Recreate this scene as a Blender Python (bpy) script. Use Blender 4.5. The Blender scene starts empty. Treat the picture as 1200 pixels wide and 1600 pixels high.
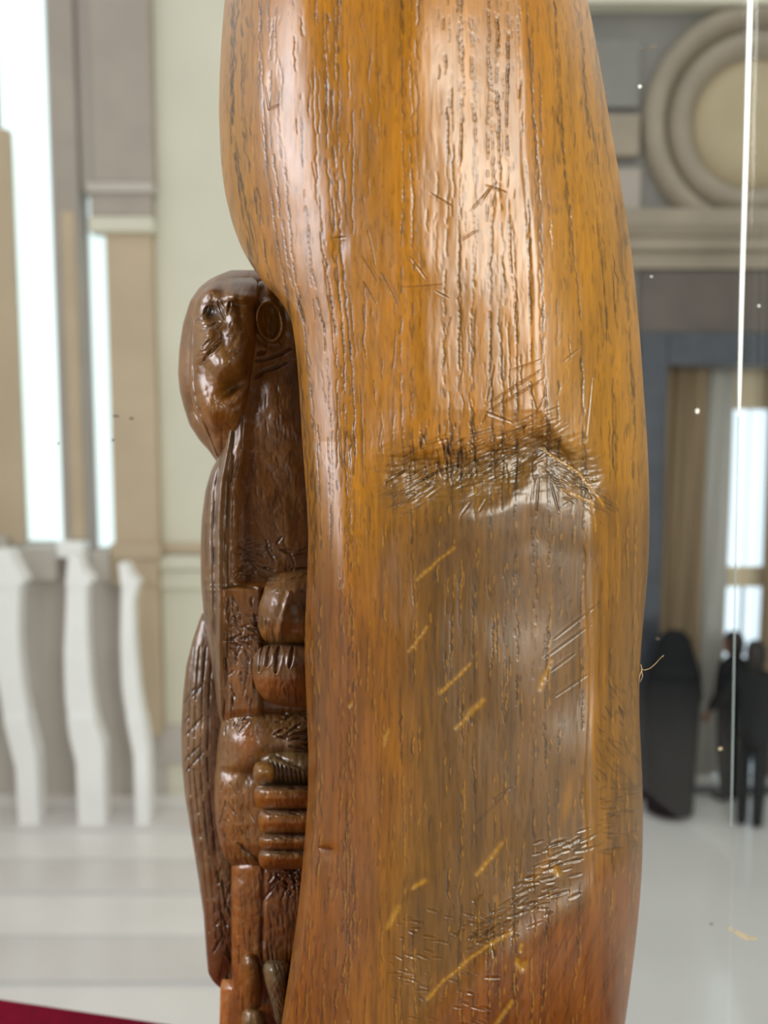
import bpy, bmesh, math, random
import numpy as np
from mathutils import Vector, Matrix

random.seed(7)
SC = bpy.context.scene
COL = SC.collection

# ------------------------------------------------------------------ camera
F = 1300.0                      # focal length in pixels of the 1200x1600 frame
PITCH = math.radians(5.3)       # the camera looks slightly down
H = 3.52                        # camera height above the hall floor (it stands on a raised landing)
cam_d = bpy.data.cameras.new('camera')
cam = bpy.data.objects.new('camera', cam_d)
COL.objects.link(cam)
cam.location = (0, 0, H)
cam.rotation_euler = (math.radians(90) - PITCH, 0, 0)
cam_d.sensor_fit = 'VERTICAL'
cam_d.sensor_height = 36.0
cam_d.lens = F / 1600.0 * 36.0
cam_d.clip_start = 0.02
cam_d.dof.use_dof = True
cam_d.dof.focus_distance = 0.56
cam_d.dof.aperture_fstop = 4.3
SC.camera = cam

# ------------------------------------------------------------------ world, lights, exposure
world = bpy.data.worlds.new('daylight')
SC.world = world
world.use_nodes = True
world.node_tree.nodes['Background'].inputs['Color'].default_value = (1.0, 0.99, 0.97, 1)
world.node_tree.nodes['Background'].inputs['Strength'].default_value = 0.95


def area_light(name, loc, target, sx, sy, power, color):
    d = bpy.data.lights.new(name, 'AREA')
    d.shape = 'RECTANGLE'
    d.size, d.size_y = sx, sy
    d.energy = power
    d.color = color
    o = bpy.data.objects.new(name, d)
    COL.objects.link(o)
    o.location = loc
    o.rotation_euler = (Vector(target) - Vector(loc)).to_track_quat('-Z', 'Y').to_euler()
    return o


# bare area lights added for assumed, unbuilt windows, to put highlights on the wood
area_light('window_light_right', (2.2, -1.8, H + 0.80), (0.05, 0.5, H + 0.1), 1.3, 2.3, 215, (1.0, 0.98, 0.88))
area_light('window_light_left', (-2.8, -0.15, H + 0.70), (0, 0.6, H + 0.05), 1.4, 2.3, 175, (0.95, 0.95, 1.0))

vs = SC.view_settings
SC.display_settings.display_device = 'sRGB'
vs.view_transform = 'Standard'
vs.look = 'None'
vs.gamma = 1.0
vs.use_curve_mapping = False
vs.exposure = 0.0

# ------------------------------------------------------------------ helpers
CP, SP = math.cos(PITCH), math.sin(PITCH)


def P(px, py, Y):
    """point at world depth Y that the frame shows at pixel (px, py)"""
    x = (px - 600.0) / F
    y = (800.0 - py) / F
    dy = CP + y * SP
    dz = -SP + y * CP
    t = Y / dy
    return Vector((x * t, Y, H + dz * t))


def PV(px, py, Y):
    x = (px - 600.0) / F
    y = (800.0 - py) / F
    dy = CP + y * SP
    dz = -SP + y * CP
    t = Y / dy
    return np.stack([x * t, np.broadcast_to(Y, t.shape) if np.ndim(Y) == 0 else Y, H + dz * t], -1)


def lin(c):
    c = np.asarray(c, float) / 255.0
    return np.where(c <= 0.04045, c / 12.92, ((c + 0.055) / 1.055) ** 2.4)


def rgba(c):
    l = lin(c)
    return (float(l[0]), float(l[1]), float(l[2]), 1.0)


def new_mat(name):
    m = bpy.data.materials.new(name)
    m.use_nodes = True
    nt = m.node_tree
    b = nt.nodes['Principled BSDF']
    return m, nt, b


def plain(name, c, rough=0.6, var=0.12, scale=6.0, bump=0.0, spec=0.5, stretch=(1, 1, 1), metallic=0.0):
    """procedural material: colour with soft mottling"""
    m, nt, b = new_mat(name)
    N, L = nt.nodes, nt.links
    tc = N.new('ShaderNodeTexCoord')
    mp = N.new('ShaderNodeMapping')
    mp.inputs['Scale'].default_value = stretch
    L.new(tc.outputs['Object'], mp.inputs['Vector'])
    nz = N.new('ShaderNodeTexNoise')
    nz.inputs['Scale'].default_value = scale
    nz.inputs['Detail'].default_value = 4
    L.new(mp.outputs['Vector'], nz.inputs['Vector'])
    rp = N.new('ShaderNodeValToRGB')
    l = lin(c)
    rp.color_ramp.elements[0].position = 0.3
    rp.color_ramp.elements[1].position = 0.7
    rp.color_ramp.elements[0].color = tuple(np.clip(l * (1 - var), 0, 1)) + (1,)
    rp.color_ramp.elements[1].color = tuple(np.clip(l * (1 + var), 0, 1)) + (1,)
    L.new(nz.outputs['Fac'], rp.inputs['Fac'])
    L.new(rp.outputs['Color'], b.inputs['Base Color'])
    b.inputs['Roughness'].default_value = rough
    b.inputs['Specular IOR Level'].default_value = spec
    b.inputs['Metallic'].default_value = metallic
    if bump:
        bp = N.new('ShaderNodeBump')
        bp.inputs['Strength'].default_value = bump
        bp.inputs['Distance'].default_value = 0.01
        L.new(nz.outputs['Fac'], bp.inputs['Height'])
        L.new(bp.outputs['Normal'], b.inputs['Normal'])
    return m


def emit(name, c, strength):
    m, nt, b = new_mat(name)
    N, L = nt.nodes, nt.links
    nz = N.new('ShaderNodeTexNoise')
    nz.inputs['Scale'].default_value = 0.8
    tc = N.new('ShaderNodeTexCoord')
    L.new(tc.outputs['Object'], nz.inputs['Vector'])
    rp = N.new('ShaderNodeValToRGB')
    l = lin(c)
    rp.color_ramp.elements[0].color = tuple(l * 0.94) + (1,)
    rp.color_ramp.elements[1].color = tuple(np.clip(l * 1.04, 0, 1)) + (1,)
    L.new(nz.outputs['Fac'], rp.inputs['Fac'])
    L.new(rp.outputs['Color'], b.inputs['Emission Color'])
    b.inputs['Emission Strength'].default_value = strength
    b.inputs['Base Color'].default_value = rgba(c)
    b.inputs['Roughness'].default_value = 0.2
    return m


def tag(o, label=None, cat=None, group=None, kind=None):
    if label:
        o['label'] = label
    if cat:
        o['category'] = cat
    if group:
        o['group'] = group
    if kind:
        o['kind'] = kind
    return o


def empty(name, loc=(0, 0, 0)):
    o = bpy.data.objects.new(name, None)
    o.empty_display_size = 0.1
    COL.objects.link(o)
    o.location = loc
    return o


LOCAL = False
PINV = {}


def link(name, me, mat, parent=None, smooth=False):
    if mat:
        me.materials.append(mat)
    if smooth:
        me.polygons.foreach_set('use_smooth', [True] * len(me.polygons))
    o = bpy.data.objects.new(name, me)
    COL.objects.link(o)
    if parent:
        o.parent = parent
        if not LOCAL:
            o.matrix_parent_inverse = PINV.setdefault(parent.name, Matrix.Translation(-parent.location))
    return o


class MB:
    def __init__(self):
        self.bm = bmesh.new()

    def box(self, a, b, bev=0.0):
        lo = [min(a[i], b[i]) for i in range(3)]
        hi = [max(a[i], b[i]) for i in range(3)]
        r = bmesh.ops.create_cube(self.bm, size=1)
        for v in r['verts']:
            for i in range(3):
                v.co[i] = lo[i] + (v.co[i] + 0.5) * (hi[i] - lo[i])
        if bev:
            es = list({e for v in r['verts'] for e in v.link_edges})
            bmesh.ops.bevel(self.bm, geom=es, offset=bev, segments=2, affect='EDGES', profile=0.6)
        return self

    def pbox(self, x0, y0, x1, y1, Y, depth, bev=0.0):
        """box whose front face at depth Y covers the pixel rectangle"""
        a = P((x0 + x1) / 2, y0, Y)
        b = P((x0 + x1) / 2, y1, Y)
        ym = (y0 + y1) / 2
        return self.box((P(x0, ym, Y).x, Y, a.z), (P(x1, ym, Y).x, Y + depth, b.z), bev)

    def prism(self, pts, Y, depth):
        """closed outline (x, z) extruded away from the camera"""
        f = [self.bm.verts.new((x, Y, z)) for x, z in pts]
        k = [self.bm.verts.new((x, Y + depth, z)) for x, z in pts]
        n = len(pts)
        self.bm.faces.new(f)
        self.bm.faces.new(k[::-1])
        for i in range(n):
            j = (i + 1) % n
            self.bm.faces.new((f[j], f[i], k[i], k[j]))
        return self

    def extrude_x(self, pts, x0, x1):
        """outline in (y, z) run along x: a moulding"""
        f = [self.bm.verts.new((x0, y, z)) for y, z in pts]
        k = [self.bm.verts.new((x1, y, z)) for y, z in pts]
        n = len(pts)
        self.bm.faces.new(f)
        self.bm.faces.new(k[::-1])
        for i in range(n):
            j = (i + 1) % n
            self.bm.faces.new((f[j], f[i], k[i], k[j]))
        return self

    def build(self, name, mat, parent=None, smooth=False):
        bmesh.ops.recalc_face_normals(self.bm, faces=self.bm.faces)
        me = bpy.data.meshes.new(name)
        self.bm.to_mesh(me)
        self.bm.free()
        return link(name, me, mat, parent, smooth)


# ------------------------------------------------------------------ hall materials
M_cream = plain('cream_plaster', (214, 212, 194), 0.7, 0.04, 1.5)
M_beige = plain('beige_stone', (190, 172, 146), 0.6, 0.06, 2.0)
M_mauve = plain('mauve_marble', (166, 157, 147), 0.5, 0.07, 2.5)
M_grey = plain('grey_stone', (190, 183, 176), 0.6, 0.05, 2.0)
M_white = plain('white_marble', (250, 252, 252), 0.3, 0.03, 2.0)
M_stone = plain('taupe_stone', (150, 140, 124), 0.6, 0.12, 2.2)  # taupe carries the shadow over the right bay's mouldings
M_roundel = plain('sandstone', (172, 158, 128), 0.6, 0.08, 2.0)
M_grey_shaded = plain('slate_wall', (128, 127, 122), 0.6, 0.1, 2.0)  # shadow on the right wall put into its grey
M_darkbrown = plain('brown_marble', (92, 84, 78), 0.35, 0.15, 3.0)
M_dark = plain('dark_marble', (66, 72, 80), 0.3, 0.2, 4.0)
M_curtain = plain('taupe_curtain', (148, 130, 104), 0.85, 0.1, 1.5, stretch=(6, 6, 0.4))
M_sheer = plain('grey_sheer', (180, 180, 174), 0.85, 0.05, 1.5, stretch=(6, 6, 0.4))
M_sky = emit('window_daylight', (222, 240, 243), 1.0)
M_sky2 = emit('window_daylight_blue', (222, 240, 255), 1.0)
M_blind = plain('cream_blind', (214, 200, 170), 0.8, 0.04, 2.0)
M_floor = plain('pale_marble_floor', (220, 222, 220), 0.14, 0.06, 0.9, spec=0.6)
M_step = plain('marble_step', (236, 234, 232), 0.25, 0.05, 1.4, spec=0.6)
M_band = plain('grey_marble_band', (222, 219, 217), 0.2, 0.05, 1.4, spec=0.6)
M_red = plain('crimson_cloth', (100, 4, 30), 0.9, 0.12, 60, bump=0.2, spec=0.1)

WY = 7.85      # depth of the hall's far wall

# ------------------------------------------------------------------ structure
m = MB()
m.box((-9, 1.75, -0.1), (9, WY + 1.2, 0.0))
o = m.build('floor', M_floor)
tag(o, 'pale polished marble floor of the hall', 'floor', kind='structure')

XL = P(-700, 800, WY).x
XM = P(700, 800, WY).x
XR = P(1700, 800, WY).x
ZT = 8.2
# left bay of the far wall with two window openings
win = [(-6, 84, -260, 852), (126, 168, 300, 862)]


def wall_with_holes(name, x0, x1, z0, z1, holes, Y, th, mat):
    mb = MB()
    cuts = sorted(holes)
    x = x0
    for hx0, hx1, hz0, hz1 in cuts:
        if hx0 > x:
            mb.box((x, Y, z0), (hx0, Y + th, z1))
        if hz0 > z0:
            mb.box((hx0, Y, z0), (hx1, Y + th, hz0))
        if hz1 < z1:
            mb.box((hx0, Y, hz1), (hx1, Y + th, z1))
        x = hx1
    if x < x1:
        mb.box((x, Y, z0), (x1, Y + th, z1))
    o = mb.build(name, mat)
    tag(o, kind='structure')
    return o


holes = []
for (a, b, c, d) in win:
    ym = (c + d) / 2
    holes.append((P(a, 420, WY).x, P(b, 420, WY).x, P(a, d, WY).z, min(P(a, c, WY).z, ZT - 0.2)))
XG = P(244, 500, WY).x
w = wall_with_holes('wall_left', XL, XG, 0, ZT, holes, WY, 0.35, M_grey)
w['label'] = 'grey stone window bay at the left of the hall'
m = MB().box((XG, WY, 0), (XM, WY + 0.35, ZT))
w = tag(m.build('wall_back', M_cream), 'pale cream plaster wall behind the carving', kind='structure')

# right bay: recessed curtained window framed by dark marble
ox0, ox1 = P(1029, 900, WY).x, P(1330, 900, WY).x
oz1 = P(1100, 572, WY).z
w = wall_with_holes('wall_right', XM, XR, 0, ZT, [(ox0, ox1, 0.0, oz1)], WY, 0.45, M_grey_shaded)
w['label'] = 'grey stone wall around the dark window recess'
m = MB().box((ox0 - 0.6, WY + 0.75, 0), (ox1 + 0.6, WY + 0.9, oz1 + 0.6))
tag(m.build('wall_recess', M_curtain), 'taupe back wall of the window recess', kind='structure')
m = MB().box((XL, 0.4, 0), (XL + 0.2, WY + 0.3, ZT))
tag(m.build('wall_side', M_cream), 'cream side wall of the hall', kind='structure')

m = MB().box((XR - 0.2, 1.9, 0), (XR, WY, ZT))
tag(m.build('wall_side_right', M_cream), 'cream side wall of the hall beyond the right edge', kind='structure')

# landing on which the display stands (below the frame)
m = MB().box((-3, -3.2, 0), (3, 1.70, 2.12))
tag(m.build('landing', M_grey), 'raised stone landing carrying the display table', kind='structure')

# unseen room added around the landing to keep pale reflections off the wood
M_room = plain('brown_plaster', (112, 96, 80), 0.8, 0.06, 1.5)
m = MB().box((-3.2, -3.4, 2.12), (3.2, -3.2, H + 2.3))
tag(m.build('wall_front', M_room), 'brown plaster wall of the gallery facing the hall', kind='structure')
for sd, nm in ((-1, 'wall_gallery_left'), (1, 'wall_gallery_right')):
    m = MB().box((sd * 3.0, -3.2, 2.12), (sd * 3.2, 1.5, H + 2.3))
    tag(m.build(nm, M_room), 'brown plaster side wall of the gallery at the %s' % ('left' if sd < 0 else 'right'), kind='structure')
m = MB().box((-3.2, -3.4, H + 2.3), (3.2, 1.6, H + 2.45))
tag(m.build('ceiling', M_room), 'brown plaster ceiling over the gallery', kind='structure')

# windows
for i, (a, b, c, d) in enumerate(win):
    hx0, hx1, hz0, hz1 = holes[i]
    root = empty('window_%d' % (i + 1), ((hx0 + hx1) / 2, WY + 0.2, hz0))
    tag(root, ['tall bright window at the far left edge', 'tall narrow bright window beside the beige pilaster'][i], kind='structure')
    MB().box((hx0, WY + 0.20, hz0), (hx1, WY + 0.23, hz1)).build('pane', M_sky, root)
    fr = MB()
    t = 0.02
    for x in (hx0, hx1 - t):
        fr.box((x, WY + 0.14, hz0), (x + t, WY + 0.2, hz1))
    fr.box((hx0 + t, WY + 0.14, hz0), (hx1 - t, WY + 0.2, hz0 + t))
    fr.build('window_frame', M_grey, root)
    MB().box((hx0 - 0.04, WY - 0.06, hz0 - 0.07), (hx1 + 0.04, WY - 0.001, hz0 - 0.005), 0.01).build('window_sill', M_grey, root)

# piers of the window bay
def slab(name, x0, y0, x1, y1, Y, d, mat, label, cat='pier', parent=None, bev=0.02):
    o = MB().pbox(x0, y0, x1, y1, Y, d, bev).build(name, mat, parent)
    if parent is None:
        tag(o, label, cat)
    return o


def pilaster(name, label, parts, base_px):
    """parts: (name, px rectangle, protrusion, material)"""
    r = empty(name, P(base_px[0], base_px[1], WY))
    tag(r, label, 'pilaster')
    for (nm, x0, y0, x1, y1, pr, mat) in parts:
        MB().pbox(x0, y0, x1, y1, WY - pr, pr - 0.002, 0.012).build(nm, mat, r)
    return r


pilaster('stone_pilaster', 'beige pilaster with mauve capital next to the cream wall', [
    ('capital_block', 138, -260, 232, 284, 0.16, M_mauve),
    ('capital_fillet', 134, 284, 238, 300, 0.20, M_grey),
    ('necking', 140, 300, 236, 338, 0.16, M_mauve),
    ('astragal', 138, 338, 238, 362, 0.20, M_cream),
    ('shaft', 171, 362, 242, 850, 0.14, M_beige),
    ('base_moulding', 172, 850, 250, 874, 0.20, M_beige),
    ('base_fillet', 172, 874, 247, 915, 0.17, M_beige),
    ('pedestal', 207, 915, 249, 1150, 0.16, M_beige)], (210, 1190))
pilaster('stone_pier', 'taupe strip pier between the two bright windows', [
    ('shaft', 86, -260, 122, 846, 0.10, M_mauve),
    ('shaft_edge', 103, 330, 124, 842, 0.12, M_beige),
    ('base_moulding', 88, 846, 130, 872, 0.18, M_white)], (105, 1190))
pilaster('stone_pier', 'thin taupe pier cut by the left edge of the picture', [
    ('shaft', -60, 200, 24, 850, 0.12, M_beige),
    ('base_moulding', -60, 838, 10, 866, 0.2, M_grey)], (-20, 1190))

# grey plinth blocks below the windows
slab('plinth_block', 26, 856, 86, 908, WY - 0.22, 0.21, M_grey, None, parent=bpy.data.objects['window_1'])
slab('plinth_block', 142, 862, 170, 910, WY - 0.22, 0.21, M_grey, None, parent=bpy.data.objects['window_2'])

# white marble pedestals in a row, outlined by their mouldings
PY = WY - 0.62


def pedestal(label, left, right):
    base = P((left[-1][0] + right[-1][0]) / 2, 1225, PY)
    r = empty('marble_pedestal', (base.x, PY, 0))
    tag(r, label, 'pedestal', 'white pedestals under the windows')
    def seg(y0, y1):
        ys = np.linspace(y0, y1, 9)
        lx = np.interp(ys, [p[1] for p in left], [p[0] for p in left])
        rx = np.interp(ys, [p[1] for p in right], [p[0] for p in right])
        pts = [P(x, y, PY) for x, y in zip(lx, ys)] + [P(x, y, PY) for x, y in zip(rx[::-1], ys[::-1])]
        return [(p.x, p.z) for p in pts]
    MB().prism(seg(right[0][1], 916), PY - 0.02, 0.17).build('cap', M_white, r)
    MB().prism(seg(916, 1120), PY, 0.13).build('die', M_white, r)
    s = seg(1120, 1212)
    s[8] = (s[8][0], 0.0)
    s[9] = (s[9][0], 0.0)
    MB().prism([(x, max(z, 0.0)) for x, z in s], PY - 0.02, 0.17).build('plinth', M_white, r)


pedestal('white marble pedestal nearest the left edge of the picture',
         [(-6, 858), (-6, 1050), (8, 1130), (26, 1200), (30, 1240)],
         [(14, 858), (24, 880), (34, 898), (40, 908), (29, 917), (28, 1000), (36, 1080), (46, 1130), (58, 1180), (60, 1240)])
pedestal('white marble pedestal in the middle of the three',
         [(108, 866), (105, 900), (103, 960), (100, 1020), (102, 1090), (110, 1150), (120, 1190), (122, 1240)],
         [(124, 866), (131, 890), (146, 908), (134, 917), (136, 1000), (142, 1080), (150, 1130), (162, 1165), (163, 1240)])
pedestal('slender white marble pedestal against the beige pilaster',
         [(186, 880), (190, 915), (188, 1000), (191, 1080), (200, 1130), (210, 1180), (212, 1240)],
         [(197, 880), (205, 898), (217, 912), (207, 925), (209, 1000), (216, 1080), (227, 1140), (232, 1170), (233, 1240)])

# dado mouldings on the cream wall
for n, (y0, y1, pr, mat) in enumerate([(848, 862, 0.07, M_beige), (866, 888, 0.10, M_cream), (890, 918, 0.06, M_cream), (1132, 1192, 0.05, M_grey)]):
    o = MB().box((P(250, y0, WY).x, WY - pr, P(300, y0, WY).z), (XM, WY - 0.002, P(300, y1, WY).z), 0.01).build('trim_%d' % (n + 1), mat)
    tag(o, ['beige upper dado moulding on the cream wall', 'cream dado roll on the cream wall', 'flat lower dado band on the cream wall', 'grey skirting at the foot of the cream wall'][n], kind='structure')

# wide shallow steps in front of the left bay
SX1 = P(560, 1300, 6.9).x
slabs = [(1225, 1262), (1264, 1300), (1303, 1345), (1348, 1398), (1402, 1465), (1470, 1540), (1545, 1640)]


def floor_y(py):
    y = (800 - py) / F
    return -H / (-SP + y * CP) * (CP + y * SP)


for n, (y0, y1) in enumerate(slabs):
    a, b = floor_y(y1) + 0.02, floor_y(y0)
    o = MB().box((-4.8, a, 0.0), (SX1, b, 0.012 + 0.012 * (n % 2)), 0.008).build('floor_band', M_step if n % 2 == 0 else M_band)
    tag(o, ['white marble floor band at the foot of the pedestals', 'first grey stone floor band before the pedestals',
            'second white marble floor band from the pedestals', 'second grey stone floor band from the pedestals',
            'third white marble floor band from the pedestals', 'grey stone floor band nearest the red table',
            'white marble floor band vanishing behind the red table'][n], 'paving', 'bands of the marble floor')
    o.rotation_euler = (0, 0, 0)

# ------------------------------------------------------------------ right bay
fr = empty('door_1', (ox0, WY, 0))
tag(fr, 'dark marble surround of the tall window recess', kind='structure')
MB().box((P(985, 900, WY).x, WY - 0.1, 0), (ox0, WY - 0.002, oz1 + 0.3), 0.015).build('jamb', M_dark, fr)
MB().box((ox1, WY - 0.1, 0), (ox1 + 0.35, WY - 0.002, oz1 + 0.3), 0.015).build('jamb', M_dark, fr)
MB().box((ox0, WY - 0.1, oz1), (ox1, WY - 0.002, oz1 + 0.3), 0.015).build('lintel', M_dark, fr)
MB().box((P(985, 900, WY).x, WY - 0.06, oz1 + 0.301), (ox1 + 0.35, WY - 0.002, P(1100, 424, WY).z), 0.01).build('frieze', M_darkbrown, fr)
# cornice
cz = [P(1100, y, WY).z for y in (340, 362, 380, 400, 423)]
cor = [(WY - 0.002, cz[4]), (WY - 0.10, cz[4]), (WY - 0.12, cz[3]), (WY - 0.20, cz[3] + 0.02), (WY - 0.20, cz[2]), (WY - 0.24, cz[2] + 0.02), (WY - 0.30, cz[1]), (WY - 0.32, cz[0]), (WY - 0.002, cz[0])]
o = MB().extrude_x(cor, P(700, 380, WY).x, P(1500, 380, WY).x).build('trim_5', M_stone)
tag(o, 'stepped stone cornice above the dark window surround', kind='structure')
o = MB().box((P(700, 0, WY).x, WY - 0.2, P(1100, 22, WY).z), (P(1500, 0, WY).x, WY - 0.002, P(1100, -90, WY).z), 0.02).build('trim_6', M_cream)
tag(o, 'pale stone band above the round relief', kind='structure')


def lathe(name, c, prof, mat, parent, sx=1.0, sz=1.0, seg=64):
    """profile (radius, protrusion toward the camera) turned about the wall normal"""
    bm = bmesh.new()
    rings = []
    for r, h in prof:
        if r < 1e-6:
            rings.append([bm.verts.new((c[0], c[1] - h, c[2]))])
        else:
            rings.append([bm.verts.new((c[0] + sx * r * math.cos(2 * math.pi * k / seg), c[1] - h, c[2] + sz * r * math.sin(2 * math.pi * k / seg))) for k in range(seg)])
    for A, B in zip(rings, rings[1:]):
        for k in range(seg):
            j = (k + 1) % seg
            if len(B) == 1:
                bm.faces.new((A[k], A[j], B[0]))
            elif len(A) == 1:
                bm.faces.new((A[0], B[j], B[k]))
            else:
                bm.faces.new((A[k], A[j], B[j], B[k]))
    bmesh.ops.recalc_face_normals(bm, faces=bm.faces)
    me = bpy.data.meshes.new(name)
    bm.to_mesh(me)
    bm.free()
    return link(name, me, mat, parent, True)


rc = P(1178, 195, WY)
sc = WY / F * 1.02
rel = empty('round_relief', rc)
tag(rel, 'large round stone relief with raised rings above the cornice', 'relief')
lathe('outer_ring', (rc.x, WY - 0.003, rc.z), [(168 * sc, 0), (166 * sc, 0.10), (155 * sc, 0.17), (142 * sc, 0.15), (134 * sc, 0.05), (130 * sc, 0.0)], M_stone, rel)
lathe('inner_ring', (rc.x, WY - 0.003, rc.z), [(131 * sc, 0), (127 * sc, 0.08), (116 * sc, 0.13), (104 * sc, 0.11), (94 * sc, 0.04), (90 * sc, 0.0)], M_stone, rel)
lathe('boss', (rc.x, WY - 0.003, rc.z), [(91 * sc, 0.01), (86 * sc, 0.05), (70 * sc, 0.10), (50 * sc, 0.14), (25 * sc, 0.16), (0, 0.165)], M_roundel, rel)
# scroll bracket left of the relief
scb = empty('scroll_ornament', P(985, 250, WY))
tag(scb, 'grey stone block ornament left of the round relief', 'ornament')
MB().pbox(900, 60, 1001, 168, WY - 0.08, 0.078, 0.02).build('upper_block', M_grey_shaded, scb)
MB().pbox(900, 176, 1002, 244, WY - 0.12, 0.118, 0.04).build('scroll_band', M_stone, scb)
MB().pbox(900, 262, 1002, 330, WY - 0.07, 0.068, 0.02).build('lower_block', M_mauve, scb)

# window in the recess
RY = WY + 0.62
wz = lambda y: P(1160, y, RY).z
wr = empty('window_3', (P(1162, 900, RY).x, RY, 0))
tag(wr, 'bright two-light window between taupe curtains', kind='structure')
x0, x1 = P(1131, 800, RY).x, P(1196, 800, RY).x
xm = P(1164, 800, RY).x
MB().box((x0, RY, wz(1235)), (x1, RY + 0.02, wz(640))).build('pane', M_sky2, wr)
MB().box((x0, RY, wz(640) + 0.002), (x1, RY + 0.03, wz(578))).build('blind', M_blind, wr)
MB().box((x0, RY - 0.04, wz(916)), (x1, RY - 0.002, wz(884)), 0.008).build('transom', M_blind, wr)
MB().box((xm - 0.013, RY - 0.03, wz(1235)), (xm + 0.013, RY - 0.002, wz(917))).build('mullion', M_grey_shaded, wr)
MB().box((xm - 0.006, RY - 0.02, wz(883)), (xm + 0.006, RY - 0.002, wz(640))).build('glazing_bar', M_sheer, wr)


def curtain(label, px0, px1, Y, mat, folds, amp, ztop, zbot, group):
    xa, xb = P(px0, 900, Y).x, P(px1, 900, Y).x
    n = folds * 10
    rows = 14
    V, Fc = [], []
    for k in range(rows):
        z = ztop + (zbot - ztop) * k / (rows - 1)
        for i in range(n + 1):
            t = i / n
            x = xa + (xb - xa) * t
            yy = Y + amp * math.sin(t * folds * 2 * math.pi + 0.7 * math.sin(t * 9)) * (0.6 + 0.5 * k / rows) + 0.01 * math.sin(k * 0.7 + i)
            V.append((x, yy, z))
    for k in range(rows - 1):
        for i in range(n):
            a = k * (n + 1) + i
            Fc.append((a, a + 1, a + n + 2, a + n + 1))
    me = bpy.data.meshes.new('curtain')
    me.from_pydata(V, [], Fc)
    o = link('curtain', me, mat, None, True)
    md = o.modifiers.new('thick', 'SOLIDIFY')
    md.thickness = 0.006
    tag(o, label, 'curtain', group)
    return o


curtain('taupe curtain hanging left of the bright window', 1026, 1096, WY + 0.36, M_curtain, 5, 0.035, oz1 + 0.25, 0.02, 'window curtains')
curtain('pale grey sheer curtain next to the bright window', 1078, 1136, WY + 0.50, M_sheer, 4, 0.025, oz1 + 0.2, 0.02, 'window curtains')
curtain('taupe curtain hanging right of the bright window', 1190, 1300, WY + 0.42, M_curtain, 6, 0.035, oz1 + 0.25, 0.02, 'window curtains')
o = MB().box((ox0 + 0.02, WY + 0.02, 0.002), (ox1 - 0.02, WY + 0.12, 0.06), 0.01).build('trim_7', M_dark)
tag(o, 'dark threshold at the foot of the window recess', kind='structure')

# ------------------------------------------------------------------ people in the hall
M_black = plain('black_cloth', (27, 30, 33), 0.9, 0.15, 14, spec=0.2)
M_charcoal = plain('charcoal_cloth', (32, 34, 38), 0.9, 0.15, 14, spec=0.2)
M_hair = plain('dark_hair', (30, 27, 26), 0.6, 0.2, 40)
M_skin = plain('skin', (150, 110, 88), 0.55, 0.06, 20)


def skin_mesh(name, verts, edges, radii, mat, parent, root=0, sub=2):
    me = bpy.data.meshes.new(name)
    me.from_pydata(verts, edges, [])
    o = link(name, me, mat, parent)
    md = o.modifiers.new('skin', 'SKIN')
    md.use_smooth_shade = True
    sv = me.skin_vertices[0].data
    for i, r in enumerate(radii):
        r = r if isinstance(r, tuple) else (r, r)
        sv[i].radius = r
        sv[i].use_root = (i == root)
    s = o.modifiers.new('sub', 'SUBSURF')
    s.levels = s.render_levels = sub
    return o


def loft_rings(name, rings, mat, parent, seg=24):
    """rings: (cx, cy, z, rx, ry)"""
    V, Fc = [], []
    for cx, cy, z, rx, ry in rings:
        for k in range(seg):
            a = 2 * math.pi * k / seg
            V.append((cx + rx * math.cos(a), cy + ry * math.sin(a), z))
    for r in range(len(rings) - 1):
        for k in range(seg):
            j = (k + 1) % seg
            Fc.append((r * seg + k, r * seg + j, (r + 1) * seg + j, (r + 1) * seg + k))
    Fc.append(tuple(range(seg))[::-1])
    Fc.append(tuple(range((len(rings) - 1) * seg, len(rings) * seg)))
    me = bpy.data.meshes.new(name)
    me.from_pydata(V, [], Fc)
    return link(name, me, mat, parent, True)


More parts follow.
